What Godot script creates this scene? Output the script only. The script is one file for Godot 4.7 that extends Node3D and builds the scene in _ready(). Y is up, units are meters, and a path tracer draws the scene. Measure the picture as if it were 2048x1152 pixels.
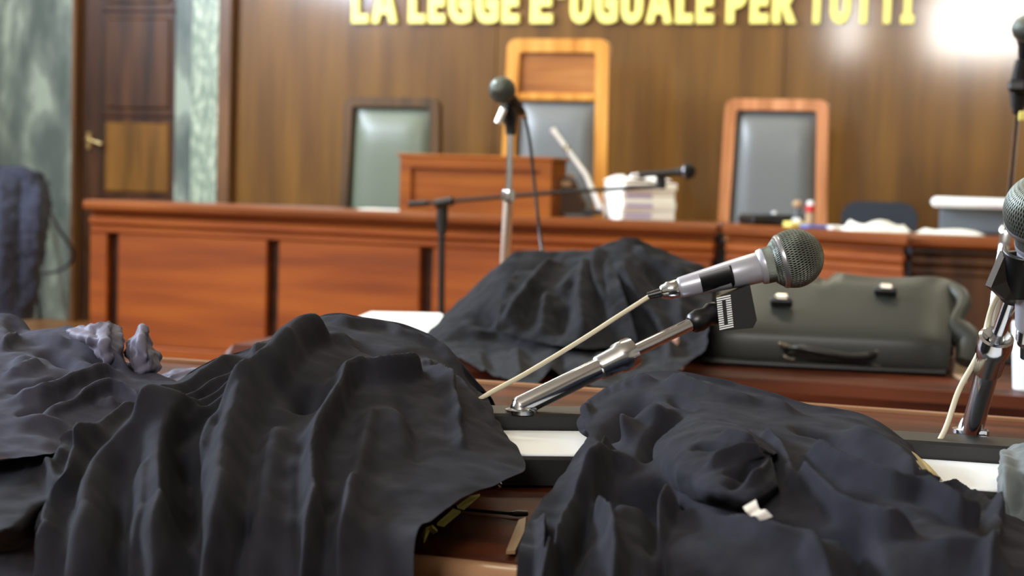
extends Node3D
# A courtroom: black robes thrown over the lawyers' desks, microphones, the judges' bench and the panelled wall behind it.

class Shape:
	var v := PackedVector3Array()
	var n := PackedVector3Array()
	var ix := PackedInt32Array()

	func tri(a: Vector3, b: Vector3, c: Vector3, na: Vector3, nb: Vector3, nc: Vector3) -> void:
		var k := v.size()
		if (c - a).cross(b - a).dot(na + nb + nc) >= 0.0:
			v.append_array([a, b, c]); n.append_array([na, nb, nc])
		else:
			v.append_array([a, c, b]); n.append_array([na, nc, nb])
		ix.append_array([k, k + 1, k + 2])

	func flat(a: Vector3, b: Vector3, c: Vector3, outward: Vector3) -> void:
		var m := (c - a).cross(b - a).normalized()
		if m.dot(outward) < 0.0:
			m = -m
		tri(a, b, c, m, m, m)

	func quad(a: Vector3, b: Vector3, c: Vector3, d: Vector3, outward: Vector3) -> void:
		flat(a, b, c, outward); flat(a, c, d, outward)

	func box(at: Vector3, size: Vector3, ch := 0.003, turn := Basis.IDENTITY) -> Shape:
		var h := size * 0.5
		ch = minf(ch, minf(h.x, minf(h.y, h.z)) * 0.9)
		var p := {}
		for sx in [-1, 1]:
			for sy in [-1, 1]:
				for sz in [-1, 1]:
					var s := Vector3(sx, sy, sz)
					for a in 3:
						var q := Vector3.ZERO
						for k in 3:
							q[k] = s[k] * (h[k] if k == a else h[k] - ch)
						p[[sx, sy, sz, a]] = at + turn * q
					flat(p[[sx, sy, sz, 0]], p[[sx, sy, sz, 1]], p[[sx, sy, sz, 2]], turn * s)
		for a in 3:
			var b := (a + 1) % 3
			var c := (a + 2) % 3
			for s in [-1, 1]:
				var k := []
				for e in [[-1, -1], [1, -1], [1, 1], [-1, 1]]:
					var key := [0, 0, 0]
					key[a] = s; key[b] = e[0]; key[c] = e[1]
					k.append(p[key + [a]])
				var o := Vector3.ZERO
				o[a] = s
				quad(k[0], k[1], k[2], k[3], turn * o)
				for t in [-1, 1]:
					var k1 := [0, 0, 0]
					var k2 := [0, 0, 0]
					k1[a] = s; k1[b] = t; k1[c] = -1
					k2[a] = s; k2[b] = t; k2[c] = 1
					var w := Vector3.ZERO
					w[a] = s; w[b] = t
					quad(p[k1 + [a]], p[k2 + [a]], p[k2 + [b]], p[k1 + [b]], turn * w)
		return self

	# a round bar along points; r is one radius or one for each point
	func tube(pts: Array, r, sides := 12, caps := true) -> Shape:
		var t0: Vector3 = (pts[1] - pts[0]).normalized()
		var u := t0.cross(Vector3.UP if absf(t0.y) < 0.9 else Vector3.RIGHT).normalized()
		var rings := []
		for k in pts.size():
			var t: Vector3 = (pts[mini(k + 1, pts.size() - 1)] - pts[maxi(k - 1, 0)]).normalized()
			u = (u - t * u.dot(t)).normalized()
			var w := t.cross(u)
			var rr: float = r[k] if r is Array else r
			var ring := []
			for s in sides:
				var a := TAU * s / sides
				var d := u * cos(a) + w * sin(a)
				ring.append([pts[k] + d * rr, d])
			rings.append(ring)
		for k in pts.size() - 1:
			for s in sides:
				var a: Array = rings[k][s]
				var b: Array = rings[k][(s + 1) % sides]
				var c: Array = rings[k + 1][(s + 1) % sides]
				var d: Array = rings[k + 1][s]
				tri(a[0], b[0], c[0], a[1], b[1], c[1]); tri(a[0], c[0], d[0], a[1], c[1], d[1])
		if caps:
			for e in [[0, -t0], [pts.size() - 1, (pts[-1] - pts[-2]).normalized()]]:
				for s in sides:
					flat(pts[e[0]], rings[e[0]][s][0], rings[e[0]][(s + 1) % sides][0], e[1])
		return self

	# profile: Vector2(distance along the axis, radius)
	func lathe(at: Vector3, axis: Vector3, profile: Array, sides := 32) -> Shape:
		axis = axis.normalized()
		var u := axis.cross(Vector3.UP if absf(axis.y) < 0.9 else Vector3.RIGHT).normalized()
		var w := axis.cross(u)
		var seg := []
		for k in profile.size() - 1:
			var d: Vector2 = profile[k + 1] - profile[k]
			seg.append(Vector2(-d.y, d.x).normalized() if d.length() > 1e-9 else Vector2(0, 1))
		for k in seg.size():
			var m0: Vector2 = seg[k]
			var m1: Vector2 = seg[k]
			if k > 0 and seg[k].dot(seg[k - 1]) > 0.75:
				m0 = (seg[k] + seg[k - 1]).normalized()
			if k < seg.size() - 1 and seg[k].dot(seg[k + 1]) > 0.75:
				m1 = (seg[k] + seg[k + 1]).normalized()
			for s in sides:
				var d0 := u * cos(TAU * s / sides) + w * sin(TAU * s / sides)
				var d1 := u * cos(TAU * (s + 1) / sides) + w * sin(TAU * (s + 1) / sides)
				var p: Vector2 = profile[k]
				var q: Vector2 = profile[k + 1]
				var a := at + axis * p.x + d0 * p.y
				var b := at + axis * p.x + d1 * p.y
				var c := at + axis * q.x + d1 * q.y
				var d := at + axis * q.x + d0 * q.y
				if p.y > 1e-6:
					tri(a, b, c, axis * m0.x + d0 * m0.y, axis * m0.x + d1 * m0.y, axis * m1.x + d1 * m1.y)
				if q.y > 1e-6:
					tri(a, c, d, axis * m0.x + d0 * m0.y, axis * m1.x + d1 * m1.y, axis * m1.x + d0 * m1.y)
		return self

	# a flat convex outline given thickness along dir
	func prism(outline: Array, dir: Vector3) -> Shape:
		var mid := Vector3.ZERO
		for p in outline:
			mid += p / outline.size()
		for k in outline.size():
			var a: Vector3 = outline[k]
			var b: Vector3 = outline[(k + 1) % outline.size()]
			flat(mid, a, b, -dir); flat(mid + dir, a + dir, b + dir, dir)
			quad(a, b, b + dir, a + dir, (a + b) * 0.5 - mid)
		return self

	# a frame: outer and inner outline (Vector2) of the same count, from depth z0 to z1
	func frame(outer: Array, inner: Array, z0: float, z1: float, open_at := -1) -> Shape:
		var zn := Vector3(0, 0, 1)
		for k in outer.size():
			if k == open_at:
				continue
			var j := (k + 1) % outer.size()
			var a := Vector3(outer[k].x, outer[k].y, 0)
			var b := Vector3(outer[j].x, outer[j].y, 0)
			var c := Vector3(inner[j].x, inner[j].y, 0)
			var d := Vector3(inner[k].x, inner[k].y, 0)
			quad(a + zn * z1, b + zn * z1, c + zn * z1, d + zn * z1, zn)
			quad(a + zn * z0, b + zn * z0, c + zn * z0, d + zn * z0, -zn)
			quad(a + zn * z0, b + zn * z0, b + zn * z1, a + zn * z1, a - d)
			quad(d + zn * z0, c + zn * z0, c + zn * z1, d + zn * z1, d - a)
		return self

	# a smooth sheet through rows of points; hint says which side is the outside
	func sheet(rows: Array, hint: Vector3) -> Shape:
		var nr := rows.size()
		var nc: int = rows[0].size()
		var k0 := v.size()
		var turned := 0.0
		var normals := PackedVector3Array()
		for i in nr:
			for j in nc:
				var a: Vector3 = rows[mini(i + 1, nr - 1)][j] - rows[maxi(i - 1, 0)][j]
				var b: Vector3 = rows[i][mini(j + 1, nc - 1)] - rows[i][maxi(j - 1, 0)]
				var m := a.cross(b).normalized()
				turned += m.dot(hint)
				normals.append(m)
		var s := -1.0 if turned < 0.0 else 1.0
		for i in nr:
			v.append_array(rows[i])
		for m in normals:
			n.append(m * s)
		for i in nr - 1:
			for j in nc - 1:
				var a := k0 + i * nc + j
				# a.cross(b) of (down, right): winding is clockwise seen from the outside
				if s > 0.0:
					ix.append_array([a, a + 1, a + nc, a + 1, a + nc + 1, a + nc])
				else:
					ix.append_array([a, a + nc, a + 1, a + 1, a + nc, a + nc + 1])
		return self

	func done(origin := Vector3.ZERO) -> ArrayMesh:
		if origin != Vector3.ZERO:
			for k in v.size():
				v[k] -= origin
		var arrays := []
		arrays.resize(Mesh.ARRAY_MAX)
		arrays[Mesh.ARRAY_VERTEX] = v
		arrays[Mesh.ARRAY_NORMAL] = n
		arrays[Mesh.ARRAY_INDEX] = ix
		var m := ArrayMesh.new()
		m.add_surface_from_arrays(Mesh.PRIMITIVE_TRIANGLES, arrays)
		return m

var M := {}
var taken := {}

# ---- naming and placing -------------------------------------------------
func numbered(called: String) -> String:
	taken[called] = taken.get(called, -1) + 1
	return called if taken[called] == 0 else "%s_%03d" % [called, taken[called]]

func world_of(node: Node) -> Vector3:
	var p := Vector3.ZERO
	while node is Node3D and node != self:
		p += node.position
		node = node.get_parent()
	return p

# one mesh; points are given in the room's own coordinates
func obj(called: String, s: Shape, m: Material, parent: Node = self) -> MeshInstance3D:
	var o := MeshInstance3D.new()
	o.name = numbered(called) if parent == self else called
	o.mesh = s.done(world_of(parent))
	o.material_override = m
	parent.add_child(o, true)
	return o

# one mesh; points are given in the parent's coordinates
func part(called: String, s: Shape, m: Material, parent: Node) -> MeshInstance3D:
	var o := MeshInstance3D.new()
	o.name = called
	o.mesh = s.done()
	o.material_override = m
	parent.add_child(o, true)
	return o

func tag(o: Node, label: String, category: String, group := "") -> void:
	o.set_meta("label", label)
	o.set_meta("category", category)
	if group:
		o.set_meta("group", group)

func thing(called: String, label: String, category: String, at := Vector3.ZERO, turn := 0.0, group := "") -> Node3D:
	var o := Node3D.new()
	o.name = numbered(called)
	add_child(o)
	o.position = at
	o.rotation.y = turn
	tag(o, label, category, group)
	return o

func struct(called: String, s: Shape, m: Material, parent: Node = self) -> MeshInstance3D:
	var o := obj(called, s, m, parent)
	if parent == self:
		o.set_meta("kind", "structure")
	return o

# ---- materials ----------------------------------------------------------
func plain(c: Color, rough := 0.6, metal := 0.0) -> StandardMaterial3D:
	var m := StandardMaterial3D.new()
	m.albedo_color = c
	m.roughness = rough
	m.metallic = metal
	return m

func noise_texture(seed_at: int, freq: float, octaves: int, ramp: Gradient, size := 512, warp := 0.0) -> NoiseTexture2D:
	var f := FastNoiseLite.new()
	f.seed = seed_at
	f.noise_type = FastNoiseLite.TYPE_SIMPLEX_SMOOTH
	f.frequency = freq
	f.fractal_octaves = octaves
	if warp > 0.0:
		f.domain_warp_enabled = true
		f.domain_warp_amplitude = warp
		f.domain_warp_frequency = freq
	var t := NoiseTexture2D.new()
	t.width = size; t.height = size
	t.seamless = true
	t.noise = f
	if ramp:
		t.color_ramp = ramp
	return t

func ramp_of(stops: Array) -> Gradient:
	var g := Gradient.new()
	var at := PackedFloat32Array()
	var c := PackedColorArray()
	for s in stops:
		at.append(s[0]); c.append(s[1])
	g.offsets = at
	g.colors = c
	return g

# wood with its grain along one axis (0 = x, 1 = y, 2 = z)
func wood(dark: Color, mid: Color, light: Color, along: int, rough: float, coat: float, coat_rough: float, seed_at: int, fine := 6.0) -> StandardMaterial3D:
	var m := plain(Color.WHITE, rough)
	m.albedo_texture = noise_texture(seed_at, 0.012, 5, ramp_of([[0.15, dark], [0.5, mid], [0.85, light]]), 512, 12.0)
	m.uv1_triplanar = true
	m.uv1_world_triplanar = true
	m.uv1_scale = Vector3(fine, fine, fine) * 0.35
	m.uv1_scale[along] = 0.09 * fine * 0.35
	m.metallic_specular = 0.32
	if coat > 0.0:
		m.clearcoat_enabled = true
		m.clearcoat = coat
		m.clearcoat_roughness = coat_rough
	return m

func cloth(c: Color, sheen: float, seed_at: int) -> StandardMaterial3D:
	var m := plain(Color.WHITE, 0.85)
	m.metallic_specular = 0.12
	m.albedo_texture = noise_texture(seed_at, 0.02, 4, ramp_of([[0.2, c.darkened(0.18)], [0.8, c.lightened(0.05)]]), 256)
	m.uv1_triplanar = true
	m.uv1_scale = Vector3(5, 5, 5)
	m.heightmap_enabled = true
	m.heightmap_texture = noise_texture(seed_at + 5, 0.25, 2, null, 256)
	m.heightmap_scale = 0.004
	m.rim_enabled = true
	m.rim = sheen
	m.rim_tint = 0.35
	return m

func leather(c: Color, rough: float, seed_at: int) -> StandardMaterial3D:
	var m := plain(c, rough)
	m.uv1_triplanar = true
	m.uv1_scale = Vector3(6, 6, 6)
	m.heightmap_enabled = true
	m.heightmap_texture = noise_texture(seed_at, 0.12, 3, null, 256)
	m.heightmap_scale = 0.01
	return m

func glow(c: Color, energy: float) -> StandardMaterial3D:
	var m := plain(Color(0.9, 0.9, 0.9), 0.6)
	m.emission_enabled = true
	m.emission = c
	m.emission_energy_multiplier = energy
	return m

# ---- cloth --------------------------------------------------------------
func points(flat: Array, columns: int) -> Array:
	var rows := []
	var k := 0
	while k < flat.size():
		var row := []
		for j in columns:
			row.append(Vector3(flat[k], flat[k + 1], flat[k + 2]))
			k += 3
		rows.append(row)
	return rows

func spline(a: Vector3, b: Vector3, c: Vector3, d: Vector3, t: float) -> Vector3:
	return 0.5 * (2.0 * b + (c - a) * t + (2.0 * a - 5.0 * b + 4.0 * c - d) * t * t + (3.0 * b - a - 3.0 * c + d) * t * t * t)

func refine(rows: Array, k: int) -> Array:
	var out := []
	for i in rows.size() - 1:
		for s in k:
			var row := PackedVector3Array()
			for j in rows[0].size():
				row.append(spline(rows[maxi(i - 1, 0)][j], rows[i][j], rows[i + 1][j], rows[mini(i + 2, rows.size() - 1)][j], float(s) / k))
			out.append(row)
	out.append(PackedVector3Array(rows[-1]))
	return out

func flip(rows: Array) -> Array:
	var out := []
	for j in rows[0].size():
		var row := PackedVector3Array()
		for i in rows.size():
			row.append(rows[i][j])
		out.append(row)
	return out

# A cloth surface through the given points, with folds: each fold is [width, height, skew, its line]; skew makes one flank steep.
func draped(flat: Array, columns: int, folds: Array, fine_rows: int, fine_columns: int, hint: Vector3, rough := 0.0015, seed_at := 1) -> Shape:
	var rows := flip(refine(flip(refine(points(flat, columns), fine_rows)), fine_columns))
	var nr := rows.size()
	var nc: int = rows[0].size()
	var base: PackedVector3Array = []
	for i in nr:
		base.append_array(rows[i])
	var normal := PackedVector3Array()
	var turned := 0.0
	for i in nr:
		for j in nc:
			var m := (base[mini(i + 1, nr - 1) * nc + j] - base[maxi(i - 1, 0) * nc + j]).cross(base[i * nc + mini(j + 1, nc - 1)] - base[i * nc + maxi(j - 1, 0)]).normalized()
			turned += m.dot(hint)
			normal.append(m)
	if turned < 0.0:
		for k in normal.size():
			normal[k] = -normal[k]
	var up := PackedFloat32Array()
	up.resize(base.size())
	for f in folds:
		var w: float = f[0]
		var h: float = f[1]
		var skew: float = f[2]
		var line := []
		for k in range(0, f[3].size(), 3):
			line.append(Vector3(f[3][k], f[3][k + 1], f[3][k + 2]))
		var soft := line
		var box := AABB(soft[0], Vector3.ZERO)
		for p in soft:
			box = box.expand(p)
		box = box.grow(w * 2.6)
		var total := 0.0
		var run := [0.0]
		for k in soft.size() - 1:
			total += soft[k].distance_to(soft[k + 1])
			run.append(total)
		for k in base.size():
			var p := base[k]
			if not box.has_point(p):
				continue
			var best := 1e9
			var side := 0.0
			var along := 0.0
			for q in soft.size() - 1:
				var a: Vector3 = soft[q]
				var d: Vector3 = soft[q + 1] - a
				var t := clampf((p - a).dot(d) / maxf(d.length_squared(), 1e-12), 0.0, 1.0)
				var r := p - a - d * t
				var l := r.length_squared()
				if l < best:
					best = l
					side = normal[k].dot(d.cross(r)) / maxf(d.length(), 1e-6)
					along = run[q] + d.length() * t
			var x := sqrt(best) / w
			if x > 2.6:
				continue
			# skew > 0: steep on the right of the line as it runs; skew < 0: steep on the left
			var lean := clampf(side / w * 2.5, -1.0, 1.0)
			var steep := 1.0 - 1.5 * skew * lean if skew * lean < 0.0 else 1.0 - 0.2 * skew * lean
			x *= steep
			var ends := smoothstep(0.0, minf(w * 3.5, total * 0.5), along) * smoothstep(0.0, minf(w * 3.5, total * 0.5), total - along)
			up[k] += h * exp(-x * x) * ends
	for pass_ in 3:
		var soft_up := up.duplicate()
		for i in range(1, nr - 1):
			for j in range(1, nc - 1):
				var k := i * nc + j
				soft_up[k] = up[k] * 0.4 + (up[k - 1] + up[k + 1] + up[k - nc] + up[k + nc]) * 0.15
		up = soft_up
	var noise := FastNoiseLite.new()
	noise.seed = seed_at
	noise.frequency = 1.0
	noise.fractal_octaves = 2
	var size := (base[base.size() - 1] - base[0]).length()
	for i in nr:
		var row := PackedVector3Array()
		for j in nc:
			var k := i * nc + j
			row.append(base[k] + normal[k] * (up[k] + rough * noise.get_noise_3dv(base[k] * (12.0 / maxf(size, 0.2)))))
		rows[i] = row
	return Shape.new().sheet(rows, hint)

# ---- shapes of the cloth: points and folds in metres
const ROBE_A_COLUMNS := 12
const ROBE_A_SHAPE := [
	-0.6144, 0.905, -0.9105, -0.5935, 0.905, -0.9432, -0.5794, 0.905, -0.9898, -0.5718, 0.905, -1.0667, -0.5739, 0.905, -1.1511, -0.5569, 0.905, -1.2094, -0.5291, 0.905, -1.2717, -0.4934, 0.905, -1.2824, -0.4616, 0.905, -1.2918, -0.4306, 0.905, -1.2796, -0.4058, 0.905, -1.2651, -0.3926, 0.905, -1.2781,
	-0.6144, 0.9248, -0.8605, -0.5935, 0.9259, -0.8932, -0.5794, 0.9312, -0.9398, -0.5718, 0.9469, -1.0167, -0.5739, 0.9627, -1.1011, -0.5569, 0.9714, -1.1594, -0.5291, 0.9907, -1.2217, -0.4934, 0.9881, -1.2324, -0.4616, 0.9833, -1.2418, -0.4306, 0.9731, -1.2296, -0.4058, 0.9584, -1.2151, -0.3926, 0.9383, -1.2281,
	-0.6144, 0.9288, -0.8305, -0.5935, 0.9299, -0.8632, -0.5794, 0.9352, -0.9098, -0.5718, 0.9509, -0.9867, -0.5739, 0.9667, -1.0711, -0.5569, 0.9754, -1.1294, -0.5291, 0.9947, -1.1917, -0.4934, 0.9921, -1.2024, -0.4616, 0.9873, -1.2118, -0.4306, 0.9771, -1.1996, -0.4058, 0.9624, -1.1851, -0.3926, 0.9423, -1.1981,
	-0.6074, 0.92, -0.8211, -0.5858, 0.9218, -0.8479, -0.5618, 0.9312, -0.871, -0.5468, 0.947, -0.915, -0.5363, 0.9606, -0.9725, -0.5136, 0.9682, -1.0106, -0.4817, 0.9878, -1.0503, -0.4448, 0.9821, -1.0569, -0.4122, 0.978, -1.0636, -0.3806, 0.9681, -1.057, -0.3497, 0.9567, -1.0505, -0.3299, 0.9425, -1.0599,
	-0.5758, 0.92, -0.7785, -0.5573, 0.92, -0.8032, -0.551, 0.924, -0.8434, -0.5306, 0.9375, -0.8673, -0.5137, 0.9504, -0.9089, -0.4896, 0.9551, -0.9353, -0.4542, 0.9742, -0.9636, -0.4162, 0.9694, -0.9687, -0.3839, 0.966, -0.9738, -0.3523, 0.9587, -0.9703, -0.3182, 0.95, -0.9681, -0.29, 0.9393, -0.9773,
	-0.5473, 0.92, -0.74, -0.5271, 0.92, -0.7565, -0.5283, 0.92, -0.8009, -0.5167, 0.9282, -0.828, -0.495, 0.9403, -0.858, -0.4687, 0.9427, -0.8764, -0.4307, 0.9584, -0.8966, -0.3946, 0.9575, -0.9001, -0.3626, 0.9546, -0.9043, -0.3321, 0.9495, -0.9027, -0.2994, 0.9459, -0.9026, -0.2686, 0.9394, -0.9109,
	-0.6013, 0.8894, -0.813, -0.5033, 0.92, -0.7197, -0.5319, 0.9065, -0.799, -0.5011, 0.9206, -0.7953, -0.4768, 0.9279, -0.8155, -0.4504, 0.931, -0.8275, -0.4132, 0.9438, -0.8408, -0.3774, 0.9463, -0.8436, -0.3455, 0.9439, -0.8472, -0.3199, 0.9419, -0.8459, -0.2978, 0.9398, -0.8443, -0.2805, 0.937, -0.8473,
	-0.5986, 0.8795, -0.8096, -0.5675, 0.8844, -0.8087, -0.5228, 0.8995, -0.7804, -0.4869, 0.9132, -0.7665, -0.4613, 0.9188, -0.7785, -0.4337, 0.92, -0.7857, -0.3973, 0.9303, -0.7937, -0.3629, 0.9331, -0.7955, -0.3364, 0.9324, -0.7971, -0.3139, 0.9332, -0.7963, -0.2984, 0.9337, -0.7941, -0.2843, 0.9326, -0.7952,
	-0.5961, 0.8697, -0.8062, -0.5631, 0.8744, -0.8006, -0.5129, 0.8911, -0.7635, -0.4726, 0.9047, -0.7409, -0.4451, 0.9089, -0.7464, -0.418, 0.9123, -0.7496, -0.3825, 0.9178, -0.7531, -0.3493, 0.9209, -0.7541, -0.3265, 0.9217, -0.7544, -0.3065, 0.9238, -0.7539, -0.292, 0.9268, -0.7526, -0.2784, 0.9294, -0.753,
	-0.5912, 0.8099, -0.8, -0.5566, 0.8171, -0.79, -0.5016, 0.8372, -0.745, -0.4569, 0.8516, -0.715, -0.4285, 0.8551, -0.715, -0.4006, 0.8585, -0.715, -0.3662, 0.8627, -0.715, -0.3353, 0.8665, -0.715, -0.3134, 0.8692, -0.715, -0.2945, 0.8715, -0.715, -0.2785, 0.8735, -0.715, -0.2637, 0.8753, -0.715,
	-0.5912, 0.6899, -0.796, -0.5566, 0.6971, -0.786, -0.5016, 0.7172, -0.741, -0.4569, 0.7316, -0.711, -0.4285, 0.7351, -0.711, -0.4006, 0.7385, -0.711, -0.3662, 0.7427, -0.711, -0.3353, 0.7465, -0.711, -0.3134, 0.7492, -0.711, -0.2945, 0.7515, -0.711, -0.2785, 0.7535, -0.711, -0.2637, 0.7553, -0.711,
	-0.5912, 0.5099, -0.8, -0.5566, 0.5171, -0.79, -0.5016, 0.5372, -0.745, -0.4569, 0.5516, -0.715, -0.4285, 0.5551, -0.715, -0.4006, 0.5585, -0.715, -0.3662, 0.5627, -0.715, -0.3353, 0.5665, -0.715, -0.3134, 0.5692, -0.715, -0.2945, 0.5715, -0.715, -0.2785, 0.5735, -0.715, -0.2637, 0.5753, -0.715]
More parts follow.
